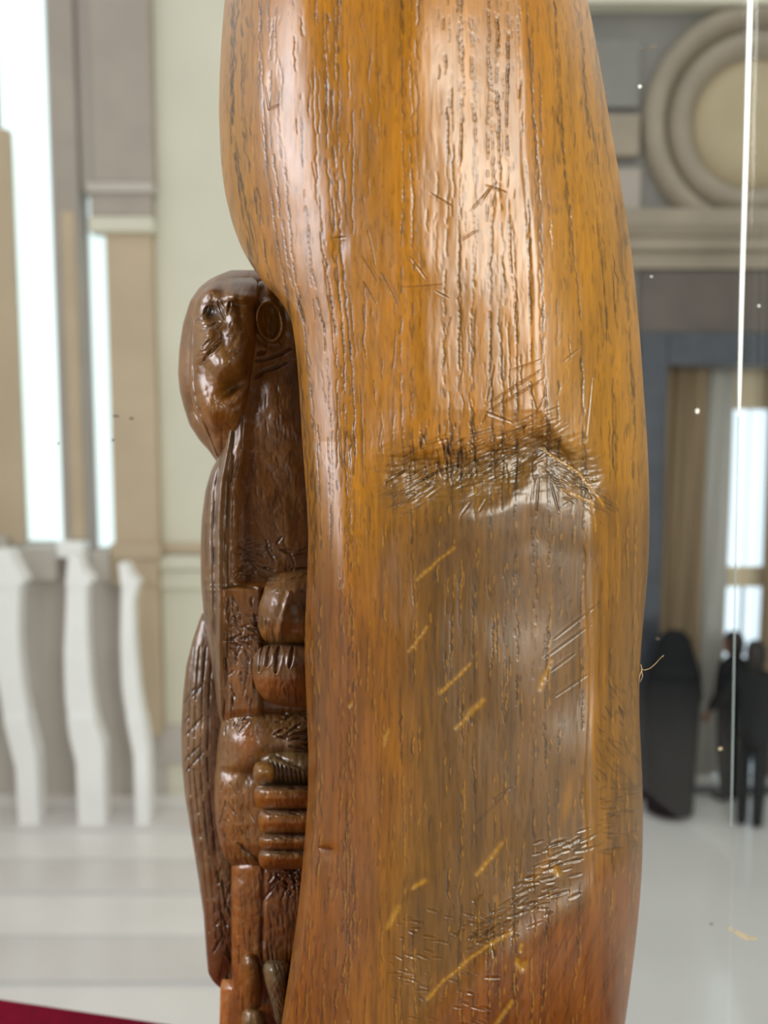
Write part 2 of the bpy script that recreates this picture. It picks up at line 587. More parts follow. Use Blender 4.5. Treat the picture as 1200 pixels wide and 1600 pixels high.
def person(label, px, pyfoot, height, rz, mat, coat, arms, width=1.0):
    Y = floor_y(pyfoot)
    loc = P(px, pyfoot, Y)
    global LOCAL
    LOCAL = True
    k = height / 1.75
    root = empty('person', (loc.x, loc.y, 0))
    tag(root, label, 'person', 'people standing by the window')
    w = width
    # joints, figure faces -y locally
    J = {'pelvis': (0, 0, .96), 'belly': (0, 0.01, 1.12), 'chest': (0, 0.01, 1.32), 'neck': (0, 0.015, 1.48), 'nape': (0, 0.01, 1.54),
         'lhip': (.09 * w, 0, .90), 'lknee': (.085 * w, -.015, .50), 'lank': (.075 * w, .02, .09), 'lheel': (.075 * w, 0.01, .045), 'ltoe': (.09 * w, -.15, .035),
         'rhip': (-.09 * w, 0, .90), 'rknee': (-.085 * w, -.01, .50), 'rank': (-.075 * w, .03, .09), 'rheel': (-.075 * w, 0.02, .045), 'rtoe': (-.09 * w, -.14, .035),
         'lsh': (.18 * w, 0.015, 1.42), 'rsh': (-.18 * w, 0.015, 1.42)}
    J['lel'], J['lwr'] = arms[0]
    J['rel'], J['rwr'] = arms[1]
    names = list(J)
    E = [('pelvis', 'belly'), ('belly', 'chest'), ('chest', 'neck'), ('neck', 'nape'), ('pelvis', 'lhip'), ('lhip', 'lknee'), ('lknee', 'lank'), ('lank', 'lheel'), ('lheel', 'ltoe'),
         ('pelvis', 'rhip'), ('rhip', 'rknee'), ('rknee', 'rank'), ('rank', 'rheel'), ('rheel', 'rtoe'), ('chest', 'lsh'), ('lsh', 'lel'), ('lel', 'lwr'), ('chest', 'rsh'), ('rsh', 'rel'), ('rel', 'rwr')]
    R = {'pelvis': (.15 * w, .115), 'belly': (.14 * w, .105), 'chest': (.17 * w, .12), 'neck': (.065, .065), 'nape': (.055, .06), 'lhip': .095, 'rhip': .095, 'lknee': .07, 'rknee': .07,
         'lank': .055, 'rank': .055, 'lheel': .045, 'rheel': .045, 'ltoe': .035, 'rtoe': .035, 'lsh': .075, 'rsh': .075, 'lel': .055, 'rel': .055, 'lwr': .04, 'rwr': .04}
    skin_mesh('body', [J[n] for n in names], [(names.index(a), names.index(b)) for a, b in E], [R[n] for n in names], mat, root, 0)
    # hands: palm plus five finger chains
    for s in ('l', 'r'):
        el, wr = Vector(J[s + 'el']), Vector(J[s + 'wr'])
        d = (wr - el).normalized()
        side = d.cross(Vector((1, 0, 0.2))).normalized()
        V = [wr, wr + d * .05, wr + d * .09]
        Ed = [(0, 1), (1, 2)]
        Rr = [.028, (.036, .02), (.034, .018)]
        for f, (off, ln) in enumerate([(-.030, .065), (-.010, .078), (.010, .074), (.030, .058)]):
            b = len(V)
            V += [wr + d * .10 + side * off, wr + d * (.10 + ln * .5) + side * off, wr + d * (.10 + ln * .9) + side * off + Vector((0, .018, 0))]
            Ed += [(2, b), (b, b + 1), (b + 1, b + 2)]
            Rr += [.010, .009, .008]
        b = len(V)
        V += [wr + d * .05 + side * -.04, wr + d * .085 + side * -.058]
        Ed += [(1, b), (b, b + 1)]
        Rr += [.012, .009]
        skin_mesh('hand', [tuple(v) for v in V], Ed, Rr, M_skin, root, 0, 1)
    # head with face
    hb = []
    for z, rx, ry, cy in [(1.52, .04, .045, 0.0), (1.535, .058, .07, -.012), (1.56, .068, .088, -.012), (1.60, .074, .098, -.006), (1.64, .077, .101, 0), (1.68, .076, .098, .002), (1.715, .066, .084, .004), (1.738, .045, .058, .005), (1.75, .012, .016, .005)]:
        hb.append((0, cy, z, rx, ry))
    head = loft_rings('head', hb, M_skin, root)
    skin_mesh('nose', [(0, -.095, 1.655), (0, -.112, 1.625), (0, -.108, 1.612)], [(0, 1), (1, 2)], [.008, .013, .012], M_skin, head, 0, 1)
    loft_rings('mouth', [(0, -.098, 1.572, .012, .004), (0, -.102, 1.578, .022, .006), (0, -.098, 1.585, .012, .004)], plain('lips', (130, 74, 66), 0.5), head, 12)
    for s in (-1, 1):
        loft_rings('eye', [(s * .030, -.088, 1.635, .006, .004), (s * .030, -.092, 1.641, .013, .006), (s * .030, -.088, 1.647, .006, .004)], M_black, head, 12)
        loft_rings('ear', [(s * .076, .005, 1.60, .004, .01), (s * .082, .01, 1.625, .010, .02), (s * .081, .012, 1.65, .010, .022), (s * .076, .01, 1.665, .004, .01)], M_skin, head, 12)
    hr = []
    for z, rx, ry, cy in [(1.50, .05, .03, .062), (1.55, .075, .052, .052), (1.60, .085, .072, .042), (1.66, .088, .086, .030), (1.70, .086, .098, .012), (1.735, .070, .085, .006), (1.76, .045, .055, .005), (1.768, .012, .015, .005)]:
        hr.append((0, cy, z, rx, ry))
    loft_rings('hair', hr, M_hair, root)
    if coat == 'long':
        loft_rings('coat', [(0, .01, .05, .235 * w, .19), (0, .01, .30, .245 * w, .19), (0, .01, .65, .255 * w, .185), (0, .012, .95, .268 * w, .18), (0, .015, 1.12, .270 * w, .175),
                            (0, .015, 1.28, .268 * w, .168), (0, .018, 1.40, .235 * w, .15), (0, .02, 1.47, .17 * w, .115), (0, .02, 1.53, .11, .09), (0, .02, 1.56, .07, .07)], mat, root, 32)
        loft_rings('scarf', [(0, .02, 1.34, .245, .17), (0, .02, 1.42, .225, .155), (0, .02, 1.52, .195, .14), (0, .022, 1.60, .168, .132), (0, .026, 1.68, .145, .122), (0, .02, 1.735, .115, .10), (0, .015, 1.772, .07, .06), (0, .012, 1.782, .012, .015)], M_black, root, 28)
    elif coat == 'jacket':
        loft_rings('jacket', [(0, .01, .82, .185 * w, .14), (0, .01, .95, .185 * w, .142), (0, .012, 1.12, .175 * w, .135), (0, .015, 1.28, .19 * w, .142), (0, .018, 1.40, .185 * w, .125), (0, .02, 1.47, .12, .085), (0, .02, 1.51, .075, .07)], mat, root, 28)
    root.rotation_euler = (0, 0, rz)
    root.scale = (k, k, k)
    LOCAL = False
    return root


hang = [((.255, .03, 1.14), (.27, -.05, .92)), ((-.255, .03, 1.14), (-.27, -.05, .92))]
fold = [((.27, .02, 1.16), (.12, -.20, 1.12)), ((-.29, .02, 1.16), (-.16, -.18, 1.10))]
person('person in a long black coat and head covering beside the dark jamb', 1045, 1272, 1.72, math.radians(170), M_black, 'long', [((.22, .03, 1.14), (.20, -.12, 1.02)), ((-.22, .03, 1.14), (-.20, -.12, 1.02))], 0.92)
person('slim person in dark clothes standing left of another before the window', 1136, 1252, 1.66, math.radians(205), M_charcoal, 'jacket', [((.20, .03, 1.14), (.19, -.10, .94)), ((-.20, .03, 1.14), (-.19, -.10, .94))], 0.72)
person('person in dark clothes with bent arms before the bright window', 1170, 1292, 1.70, math.radians(160), M_black, 'jacket', fold, 0.85)

# ------------------------------------------------------------------ table with red cloth
TZ = H - 0.70                 # table top
c0 = P(-30, 1550, 1.0)


def on_plane(px, py, z):
    y = (800 - py) / F
    t = (z - H) / (-SP + y * CP)
    return Vector(((px - 600) / F * t, (CP + y * SP) * t, z))


A = on_plane(0, 1556, TZ)
B = on_plane(290, 1599, TZ)
dv = (B - A).normalized()
nv = Vector((dv.y, -dv.x, 0))       # toward the camera
E0 = A - dv * 0.35
E1 = A + dv * 1.15
tbl = empty('display_table', ((E0.x + E1.x) / 2, 0.5, 2.12))
tag(tbl, 'display table covered in crimson cloth under the carving', 'table')
c = [E0, E1, E1 + nv * 0.85, E0 + nv * 0.85]
bm = bmesh.new()
tp = [bm.verts.new(v) for v in c]
bt = [bm.verts.new((v.x, v.y, TZ - 0.02)) for v in c]
bm.faces.new(tp)
bm.faces.new(bt[::-1])
for i in range(4):
    j = (i + 1) % 4
    bm.faces.new((tp[i], bt[i], bt[j], tp[j]))
bmesh.ops.recalc_face_normals(bm, faces=bm.faces)
bmesh.ops.bevel(bm, geom=list(bm.edges), offset=0.006, segments=3, affect='EDGES')
me = bpy.data.meshes.new('table_top')
bm.to_mesh(me)
bm.free()
link('table_top', me, M_red, tbl)
# hanging cloth sides with folds
V, Fc = [], []
ring = []
cc = sum(c, Vector()) / 4
for i in range(4):
    a, b = c[i], c[(i + 1) % 4]
    for k in range(40):
        ring.append(a + (b - a) * (k / 40))
rows = 8
for r in range(rows):
    z = TZ - 0.021 - (TZ - 0.021 - 2.125) * r / (rows - 1)
    for i, q in enumerate(ring):
        d = (q - cc).normalized()
        off = -0.01 + 0.012 * (r / rows) * math.sin(i * 0.8)
        V.append((q.x + d.x * off, q.y + d.y * off, z))
n = len(ring)
for r in range(rows - 1):
    for i in range(n):
        j = (i + 1) % n
        Fc.append((r * n + i, r * n + j, (r + 1) * n + j, (r + 1) * n + i))
me = bpy.data.meshes.new('cloth_skirt')
me.from_pydata(V, [], Fc)
link('cloth_skirt', me, M_red, tbl, True)

# ------------------------------------------------------------------ glass screen behind the carving
def glass_mat():
    m, nt, b = new_mat('clear_glass')
    N, L = nt.nodes, nt.links
    N.remove(b)
    tr = N.new('ShaderNodeBsdfTransparent')
    tr.inputs['Color'].default_value = (0.985, 0.995, 0.99, 1)
    gl = N.new('ShaderNodeBsdfGlossy')
    gl.inputs['Roughness'].default_value = 0.02
    fz = N.new('ShaderNodeTexNoise')
    fz.inputs['Scale'].default_value = 3.0
    mr = N.new('ShaderNodeMapRange')
    mr.inputs['To Min'].default_value = 0.008
    mr.inputs['To Max'].default_value = 0.02
    L.new(fz.outputs['Fac'], mr.inputs['Value'])
    mx = N.new('ShaderNodeMixShader')
    L.new(mr.outputs['Result'], mx.inputs['Fac'])
    L.new(tr.outputs[0], mx.inputs[1])
    L.new(gl.outputs[0], mx.inputs[2])
    L.new(mx.outputs[0], N['Material Output'].inputs['Surface'])
    return m


M_glass = glass_mat()
M_edge = plain('polished_glass_edge', (236, 246, 243), 0.25, 0.03, 20)  # light caught by the glass edge, put into a pale colour
M_edge2 = plain('dull_glass_edge', (150, 165, 165), 0.3, 0.05, 20)  # same edge where it catches no light, coloured darker
M_dust = plain('pale_dust', (226, 228, 220), 0.8, 0.05, 50)
M_dust2 = plain('dark_dust', (92, 84, 72), 0.8, 0.05, 50)
GY = 0.86
gs = empty('glass_screen', (P(1150, 1000, GY).x, GY, TZ))
tag(gs, 'clear glass case panels with a bright polished edge behind the carving', 'glass case')
e0 = P(1173, -8, GY)
e1 = P(1143, 1290, GY)
zt = P(1173, -150, GY).z
bm = bmesh.new()
xs_top = e0.x + (e0.x - e1.x) / (e0.z - e1.z) * (zt - e0.z)
xs_bot = e1.x - (e0.x - e1.x) / (e0.z - e1.z) * (e1.z - TZ)
zb = TZ + 0.003
for (xa, xb, xc, xd) in [(-0.52, xs_bot, xs_top, -0.52)]:
    pts = [(xa, zb), (xb, zb), (xc, zt), (xd, zt)]
MB().prism(pts, GY, 0.004).build('back_pane', M_glass, gs)
# side pane running away to the right behind the edge
bm = bmesh.new()
q = [(xs_bot + 0.004, GY, zb), (xs_top + 0.004, GY, zt), (xs_top + 0.004, 0.30, zt), (xs_bot + 0.004, 0.30, zb)]
f1 = [bm.verts.new(v) for v in q]
f2 = [bm.verts.new((v[0] + 0.004, v[1], v[2])) for v in q]
bm.faces.new(f1)
bm.faces.new(f2[::-1])
for i in range(4):
    j = (i + 1) % 4
    bm.faces.new((f1[j], f1[i], f2[i], f2[j]))
bmesh.ops.recalc_face_normals(bm, faces=bm.faces)
me = bpy.data.meshes.new('side_pane')
bm.to_mesh(me)
bm.free()
link('side_pane', me, M_glass, gs)


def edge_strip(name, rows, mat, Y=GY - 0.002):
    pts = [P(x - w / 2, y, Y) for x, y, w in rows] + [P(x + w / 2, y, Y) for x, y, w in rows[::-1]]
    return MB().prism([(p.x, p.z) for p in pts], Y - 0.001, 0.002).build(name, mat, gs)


edge_strip('polished_edge', [(1175, -120, 8), (1172, 0, 7.5), (1165, 250, 6.5), (1159, 450, 5.5), (1155.5, 600, 4), (1154.5, 648, 2)], M_edge)  # tapers out where the edge stops catching light
edge_strip('lower_edge', [(1154, 650, 1.3), (1149, 900, 1.0), (1144, 1200, 1.5), (1142, 1290, 1.0)], M_edge2)


def speck(px, py, w, h, ang, mat):
    Y = GY - 0.0012
    pts = []
    for k in range(7):
        a = 2 * math.pi * k / 7
        r = 0.75 + 0.4 * random.random()
        u, v = w / 2 * r * math.cos(a), h / 2 * r * math.sin(a)
        pts.append(P(px + u * math.cos(ang) - v * math.sin(ang), py + u * math.sin(ang) + v * math.cos(ang), Y))
    MB().prism([(p.x, p.z) for p in pts], Y, 0.0008).build('dust_speck', mat, gs)


for s in [(1000, 135, 6, 6, 0, M_dust), (1002, 76, 8, 4, 0, M_dust2), (1022, 73, 12, 5, -.3, M_dust2), (947, 150, 10, 7, .4, M_dust2), (1090, 642, 7, 9, .3, M_dust), (1018, 432, 3, 3, 0, M_dust),
          (1186, 478, 4, 4, 0, M_dust), (1028, 998, 6, 3, .2, M_dust2), (1126, 1170, 8, 5, -.3, M_roundel), (1160, 1462, 30, 8, .5, M_roundel), (1142, 1452, 10, 5, .9, M_roundel), (1176, 1466, 18, 5, .2, M_roundel),
          (1112, 1444, 6, 3, 0, M_dust2), (180, 650, 12, 3, 0.1, M_dust2), (205, 654, 7, 4, 0.1, M_dust2), (176, 688, 5, 4, 0, M_dust2), (90, 693, 4, 3, 0, M_dust2)]:
    speck(*s)

# ------------------------------------------------------------------ the carving: modelling maps
GW, GH, OY = 1200, 1660, -30       # map covers x 0..1200, y -30..1630
gy, gx = np.mgrid[0:GH, 0:GW].astype(np.float32)
gy += OY
rng = np.random.default_rng(11)


def vnoise(cx, cy, seed, shear=0.0):
    r = np.random.default_rng(seed)
    X = (gx + shear * gy) / cx
    Y = (gy - OY) / cy
    X = X - X.min()
    nx, ny = int(X.max()) + 3, int(Y.max()) + 3
    g = r.random((ny, nx)).astype(np.float32)
    ix, iy = X.astype(int), Y.astype(int)
    fx, fy = X - ix, Y - iy
    fx = fx * fx * (3 - 2 * fx)
    fy = fy * fy * (3 - 2 * fy)
    a = g[iy, ix] * (1 - fx) + g[iy, ix + 1] * fx
    b = g[iy + 1, ix] * (1 - fx) + g[iy + 1, ix + 1] * fx
    return (a * (1 - fy) + b * fy) * 2 - 1


def sm(x, a, b):
    t = np.clip((x - a) / (b - a), 0, 1)
    return t * t * (3 - 2 * t)


class Map:
    """relief in metres (positive = toward the viewer), colour multiplier and colour"""
    def __init__(self, base):
        self.h = np.zeros((GH, GW), np.float32)
        self.c = np.ones((GH, GW, 3), np.float32) * lin(base).astype(np.float32)

    def paint(self, w, c):
        w = np.clip(w, 0, 1)[..., None]
        self.c = self.c * (1 - w) + lin(c).astype(np.float32) * w

    def gauss(self, x, y, sx, sy, amp, ang=0.0):
        ca, sa = math.cos(ang), math.sin(ang)
        u = ((gx - x) * ca + (gy - y) * sa) / sx
        v = (-(gx - x) * sa + (gy - y) * ca) / sy
        self.h += amp * np.exp(-0.5 * (u * u + v * v))

    def stroke(self, pts, w, depth, dark=0.0, col=None, taper=True, lip=0.0):
        pts = np.asarray(pts, float)
        R = w * 3 + 2
        xa, xb = int(max(0, pts[:, 0].min() - R)), int(min(GW, pts[:, 0].max() + R + 1))
        ya, yb = int(max(0, pts[:, 1].min() - OY - R)), int(min(GH, pts[:, 1].max() - OY + R + 1))
        if xa >= xb or ya >= yb:
            return
        X, Y = gx[ya:yb, xa:xb], gy[ya:yb, xa:xb]
        k = np.zeros(X.shape, np.float32)
        lp = np.zeros(X.shape, np.float32)
        nseg = len(pts) - 1
        for i in range(nseg):
            (x0, y0), (x1, y1) = pts[i], pts[i + 1]
            dx, dy = x1 - x0, y1 - y0
            t = np.clip(((X - x0) * dx + (Y - y0) * dy) / (dx * dx + dy * dy + 1e-6), 0, 1)
            d = np.hypot(X - x0 - t * dx, Y - y0 - t * dy)
            tg = (i + t) / nseg
            wl = w * (0.35 + 0.65 * np.sqrt(np.clip(4 * tg * (1 - tg), 0, 1))) if taper else w
            k = np.maximum(k, np.exp(-(d / wl) ** 2))
            lp = np.maximum(lp, np.exp(-((d - 1.8 * wl) / wl) ** 2))
        self.h[ya:yb, xa:xb] -= depth * k
        if lip:
            self.h[ya:yb, xa:xb] += lip * lp * (1 - k)
        if dark:
            self.c[ya:yb, xa:xb] *= (1 - dark * k)[..., None]
        if col is not None:
            kk = (k * 0.9)[..., None]
            self.c[ya:yb, xa:xb] = self.c[ya:yb, xa:xb] * (1 - kk) + lin(col).astype(np.float32) * kk


def sample(arr, px, py):
    x = np.clip(px, 0, GW - 1.001)
    y = np.clip(py - OY, 0, GH - 1.001)
    ix, iy = x.astype(int), y.astype(int)
    fx, fy = x - ix, y - iy
    if arr.ndim == 3:
        fx, fy = fx[..., None], fy[..., None]
    return (arr[iy, ix] * (1 - fx) * (1 - fy) + arr[iy, ix + 1] * fx * (1 - fy) + arr[iy + 1, ix] * (1 - fx) * fy + arr[iy + 1, ix + 1] * fx * fy)


def curve(rows, ys, col, smooth=True):
    a = np.array([[r[0], r[col]] for r in rows], float)
    v = np.interp(ys, a[:, 0], a[:, 1])
    if smooth and len(ys) > 9:
        k = np.array([1, 2, 3, 4, 5, 4, 3, 2, 1], float)
        k /= k.sum()
        vp = np.pad(v, 4, mode='edge')
        v2 = np.convolve(vp, k, 'valid')
        v2[:3], v2[-3:] = v[:3], v[-3:]
        v = v2
    return v


def gsmooth(v, sig):
    r = int(sig * 3)
    k = np.exp(-0.5 * (np.arange(-r, r + 1) / sig) ** 2)
    k /= k.sum()
    return np.convolve(np.pad(v, r, mode='edge'), k, 'valid')


def ysmooth(v, ys, sig):
    """smooth along the height, sig in rows of 1.3"""
    yu = np.arange(ys[0], ys[-1] + 1.3, 1.3)
    return np.interp(ys, yu, gsmooth(np.interp(yu, ys, v), sig))


def solid(name, rows, Yc, mp, mat, parent, step=1.3, soft=0, back=0.8, n=2.2, facets=None, ys=None, nback=26, bottom=None, tone=1.0):
    """closed solid: rows (y, left, right, front depth[, centre depth]); front follows the relief map"""
    y0, y1 = rows[0][0], rows[-1][0]
    if ys is None:
        ys = np.linspace(y0, y1, max(8, int((y1 - y0) / step) + 1))
    xl, xr, b = curve(rows, ys, 1), curve(rows, ys, 2), curve(rows, ys, 3)
    if soft:
        xr, b, xl = ysmooth(xr, ys, soft), ysmooth(b, ys, soft), ysmooth(xl, ys, soft * 0.35)
    yc = curve(rows, ys, 4) if len(rows[0]) > 4 else np.full(len(ys), Yc)
    nf = int(max(xr - xl) / step) + 8
    t = np.linspace(-1, 1, nf)
    s = 0.55 * t + 0.45 * np.sin(t * math.pi / 2)
    pc, hw = (xl + xr) / 2, (xr - xl) / 2
    PX = pc[:, None] + hw[:, None] * s[None]
    PYY = np.broadcast_to(ys[:, None], PX.shape)
    prof = np.clip(1 - np.abs(s) ** n, 0, 1) ** (1 / n)
    D = b[:, None] * prof[None]
    if facets is not None:
        D = facets(PX, ys, D, s)
    fade = np.clip((1 - np.abs(s)) / 0.06, 0, 1)[None]
    inside = sm(PYY, OY - 160, OY) * (1 - sm(PYY, OY + GH, OY + GH + 200))
    endf = np.clip(np.minimum(ys - y0, y1 - ys) / 6, 0.0, 1)[:, None]
    D = D + sample(mp.h, PX, PYY) * fade * inside * endf
    YF = yc[:, None] - D
    tb = np.linspace(1, -1, nback + 2)[1:-1]
    sb = np.sin(tb * math.pi / 2)
    YB = yc[:, None] + back * b[:, None] * np.sqrt(1 - sb ** 2)[None]
    PXB = 600 + ((pc[:, None] + hw[:, None] * sb[None]) - 600) * (yc[:, None] / YB)
    AX = np.concatenate([PX, PXB], 1)
    AY = np.concatenate([YF, YB], 1)
    AP = np.broadcast_to(ys[:, None], AX.shape)
    V = PV(AX, AP, AY)
    if bottom is not None:
        V[..., 2] = np.maximum(V[..., 2], bottom)
    C = sample(mp.c, AX, AP) * tone
    R, N = AX.shape
    idx = np.arange(R * N).reshape(R, N)
    nx = np.roll(idx, -1, 1)
    quads = np.stack([idx[:-1], idx[1:], nx[1:], nx[:-1]], -1).reshape(-1, 4)
    Vf = V.reshape(-1, 3)
    c_top, c_bot = V[0].mean(0), V[-1].mean(0)
    Vf = np.concatenate([Vf, c_top[None], c_bot[None]])
    it, ib = R * N, R * N + 1
    tris = np.concatenate([np.stack([idx[0], nx[0], np.full(N, it)], -1), np.stack([nx[-1], idx[-1], np.full(N, ib)], -1)])
    Cf = np.concatenate([C.reshape(-1, 3), C[0].mean(0)[None], C[-1].mean(0)[None]])
    me = bpy.data.meshes.new(name)
    me.vertices.add(len(Vf))
    me.vertices.foreach_set('co', Vf.astype(np.float32).ravel())
    nl = quads.size + tris.size
    me.loops.add(nl)
    me.loops.foreach_set('vertex_index', np.concatenate([quads.ravel(), tris.ravel()]).astype(np.int32))
    me.polygons.add(len(quads) + len(tris))
    ls = np.concatenate([np.arange(len(quads)) * 4, quads.size + np.arange(len(tris)) * 3])
    me.polygons.foreach_set('loop_start', ls.astype(np.int32))
    me.update(calc_edges=True)
    me.validate()
    at = me.color_attributes.new('tint', 'FLOAT_COLOR', 'POINT')
    at.data.foreach_set('color', np.concatenate([np.clip(Cf, 0, 1), np.ones((len(Cf), 1))], 1).astype(np.float32).ravel())
    me.polygons.foreach_set('use_smooth', np.ones(len(me.polygons), bool))
    o = link(name, me, mat, parent)
    return o


def wood_mat(name, rough, coat, grain=1.0):
    m, nt, b = new_mat(name)
    N, L = nt.nodes, nt.links
    at = N.new('ShaderNodeAttribute')
    at.attribute_name = 'tint'
    tc = N.new('ShaderNodeTexCoord')
    mp = N.new('ShaderNodeMapping')
    mp.inputs['Scale'].default_value = (420, 420, 26)
    L.new(tc.outputs['Object'], mp.inputs['Vector'])
    nz = N.new('ShaderNodeTexNoise')
    nz.inputs['Scale'].default_value = 1.0
    nz.inputs['Detail'].default_value = 5
    nz.inputs['Roughness'].default_value = 0.65
    L.new(mp.outputs['Vector'], nz.inputs['Vector'])
    mr = N.new('ShaderNodeMapRange')
    mr.inputs['From Min'].default_value = 0.25
    mr.inputs['From Max'].default_value = 0.75
    mr.inputs['To Min'].default_value = 1 - 0.30 * grain
    mr.inputs['To Max'].default_value = 1 + 0.24 * grain
    L.new(nz.outputs['Fac'], mr.inputs['Value'])
    mul = N.new('ShaderNodeMix')
    mul.data_type = 'RGBA'
    mul.blend_type = 'MULTIPLY'
    mul.inputs[0].default_value = 1.0
    L.new(at.outputs['Color'], mul.inputs[6])
    L.new(mr.outputs['Result'], mul.inputs[7])
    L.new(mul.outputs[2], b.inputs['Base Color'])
    n2 = N.new('ShaderNodeTexNoise')
    n2.inputs['Scale'].default_value = 45
    n2.inputs['Detail'].default_value = 6
    L.new(tc.outputs['Object'], n2.inputs['Vector'])
    r2 = N.new('ShaderNodeMapRange')
    r2.inputs['To Min'].default_value = rough - 0.08
    r2.inputs['To Max'].default_value = rough + 0.12
    L.new(n2.outputs['Fac'], r2.inputs['Value'])
    L.new(r2.outputs['Result'], b.inputs['Roughness'])
    b.inputs['Coat Weight'].default_value = coat
    b.inputs['Coat Roughness'].default_value = 0.3
    bp = N.new('ShaderNodeBump')
    bp.inputs['Strength'].default_value = 0.22
    bp.inputs['Distance'].default_value = 0.0006
    L.new(nz.outputs['Fac'], bp.inputs['Height'])
    L.new(bp.outputs['Normal'], b.inputs['Normal'])
    return m


M_wood = wood_mat('varnished_oak', 0.38, 0.25)
M_wood2 = wood_mat('varnished_dark_oak', 0.36, 0.3)

carv = empty('wooden_carving', (P(690, 1500, 0.62).x, 0.62, TZ))
tag(carv, 'varnished brown oak carving with a rounded back and small carved figures at its left', 'sculpture')

# ---- trunk ------------------------------------------------------
T_ROWS = [(-300, 520, 740, .02), (-285, 470, 790, .06), (-250, 420, 835, .095), (-180, 385, 870, .118), (-100, 365, 895, .128), (0, 351, 918, .132), (60, 346, 931, .133), (120, 343, 941, .134), (180, 342, 951, .134), (250, 345, 964, .134),
          (300, 351, 972, .134), (350, 363, 981, .133), (390, 378, 986, .132), (420, 396, 990, .131), (445, 414, 993, .13), (470, 440, 995, .128), (500, 456, 998, .126), (550, 463, 1002, .124), (600, 467, 1005, .122), (700, 473, 1012, .120),
          (780, 479, 1015, .119), (840, 482, 1015, .119), (900, 480, 1012, .119), (960, 477, 1006, .119), (1030, 476, 1000, .12), (1100, 479, 998, .12), (1180, 482, 1002, .12), (1250, 481, 1005, .12), (1350, 473, 1004, .121), (1420, 466, 999, .122),
          (1500, 455, 990, .124), (1600, 440, 977, .127), (1700, 425, 960, .13), (1900, 400, 930, .135), (2100, 385, 905, .14), (2700, 360, 860, .14)]
TM = Map((158, 98, 12))

# large colour areas of the timber
sx_ = np.interp(gy[:, 0], [r[0] for r in T_ROWS], [r[1] for r in T_ROWS])[:, None]
ex_ = np.interp(gy[:, 0], [r[0] for r in T_ROWS], [r[2] for r in T_ROWS])[:, None]
n1 = vnoise(70, 180, 1)
n2 = vnoise(22, 150, 2)
n3 = vnoise(7, 120, 3)
n4 = vnoise(30, 30, 4)
n5 = vnoise(4, 60, 5)
ridge_y = np.interp(gx[0], [470, 560, 620, 680, 740, 800, 840, 870, 905, 945, 990], [800, 775, 765, 775, 765, 745, 735, 745, 762, 785, 815])[None, :]
ridge_y = np.repeat(ridge_y, GH, 0)
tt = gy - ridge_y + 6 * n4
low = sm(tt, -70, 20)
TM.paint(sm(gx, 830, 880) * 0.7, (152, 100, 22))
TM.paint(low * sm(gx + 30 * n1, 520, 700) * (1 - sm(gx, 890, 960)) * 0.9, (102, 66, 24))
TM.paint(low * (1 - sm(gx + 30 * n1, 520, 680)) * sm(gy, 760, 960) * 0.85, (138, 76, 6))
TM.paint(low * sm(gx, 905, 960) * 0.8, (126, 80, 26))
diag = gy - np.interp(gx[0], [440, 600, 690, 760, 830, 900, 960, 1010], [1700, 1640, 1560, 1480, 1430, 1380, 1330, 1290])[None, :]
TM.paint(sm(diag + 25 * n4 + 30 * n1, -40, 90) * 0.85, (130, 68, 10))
TM.paint((1 - sm(gx, 375, 420)) * (1 - sm(gy, 400, 460)) * 0.6, (150, 104, 58))
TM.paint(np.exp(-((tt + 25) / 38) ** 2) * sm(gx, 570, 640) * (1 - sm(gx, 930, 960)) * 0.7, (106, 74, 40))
TM.paint(np.exp(-(((gx - 470) / 70) ** 2 + ((gy - 640) / 260) ** 2)) * 0.0, (150, 90, 40))
TM.c *= (1 + 0.14 * n1 + 0.12 * n2 + (0.10 + 0.08 * low) * n3 + (0.08 + 0.10 * low) * n5)[..., None]
TM.c[..., 2] *= (1 + 0.25 * n1 + 0.2 * n4)

# overall form: overhang, groove, lip, recessed lower face
face = sm(gx, 580, 660) * (1 - sm(gx, 905, 955))
TM.h += -0.0075 * np.exp(-((tt + 30) / 30) ** 2) * face
TM.h += 0.0062 * np.exp(-((tt - 52) / np.where(tt < 52, 36, 90)) ** 2) * face * np.exp(-((gx - 760) / 95) ** 2)
TM.h += -0.0035 * sm(tt, 30, 120) * face * (1 - sm(diag, -120, 0))
TM.h += 0.004 * sm(diag, -14, 40) * (1 - sm(diag, 90, 260)) * sm(gx, 600, 700)
# left swelling shaped to catch the assumed left window light
TM.gauss(478, 800, 62, 115, 0.0160, -0.06)
TM.h += 0.0135 * np.clip((gy - 690) / 230, 0, 1) * (1 - sm(gy, 900, 1350)) * np.exp(-((gx - 530) / 55) ** 2)
TM.gauss(575, 720, 40, 60, -0.002)
TM.gauss(425, 60, 40, 140, 0.004)
TM.gauss(480, 300, 30, 160, -0.0015)
TM.gauss(1000, 1060, 30, 60, -0.004)
TM.gauss(960, 1280, 60, 90, 0.003)
# broad undulation of the hand-worked surface
TM.h += 0.0008 * vnoise(60, 110, 21) + 0.0003 * vnoise(30, 60, 22) + 0.00009 * vnoise(9, 60, 23) + 0.00006 * vnoise(4, 26, 24)
rough_zone = np.exp(-((tt + 30) / 45) ** 2) * sm(gx, 560, 640) * (1 - sm(gx, 930, 960))
TM.h += rough_zone * 0.0006 * vnoise(14, 5, 25, 0.8) + rough_zone * 0.0004 * vnoise(7, 4, 26, 0.8)
# faint tool facets on the lower face
TM.h += low * face * 0.0006 * vnoise(70, 90, 27, 0.5)

# grain: broken rows of pores that follow the outline
ysg = gy[:, 0]
xl_s = np.interp(ysg, [-30, 200, 420, 520, 700, 1100, 1300, 1630], [352, 344, 392, 440, 470, 478, 476, 436])
xr_s = np.interp(ysg, [r[0] for r in T_ROWS], [r[2] for r in T_ROWS])


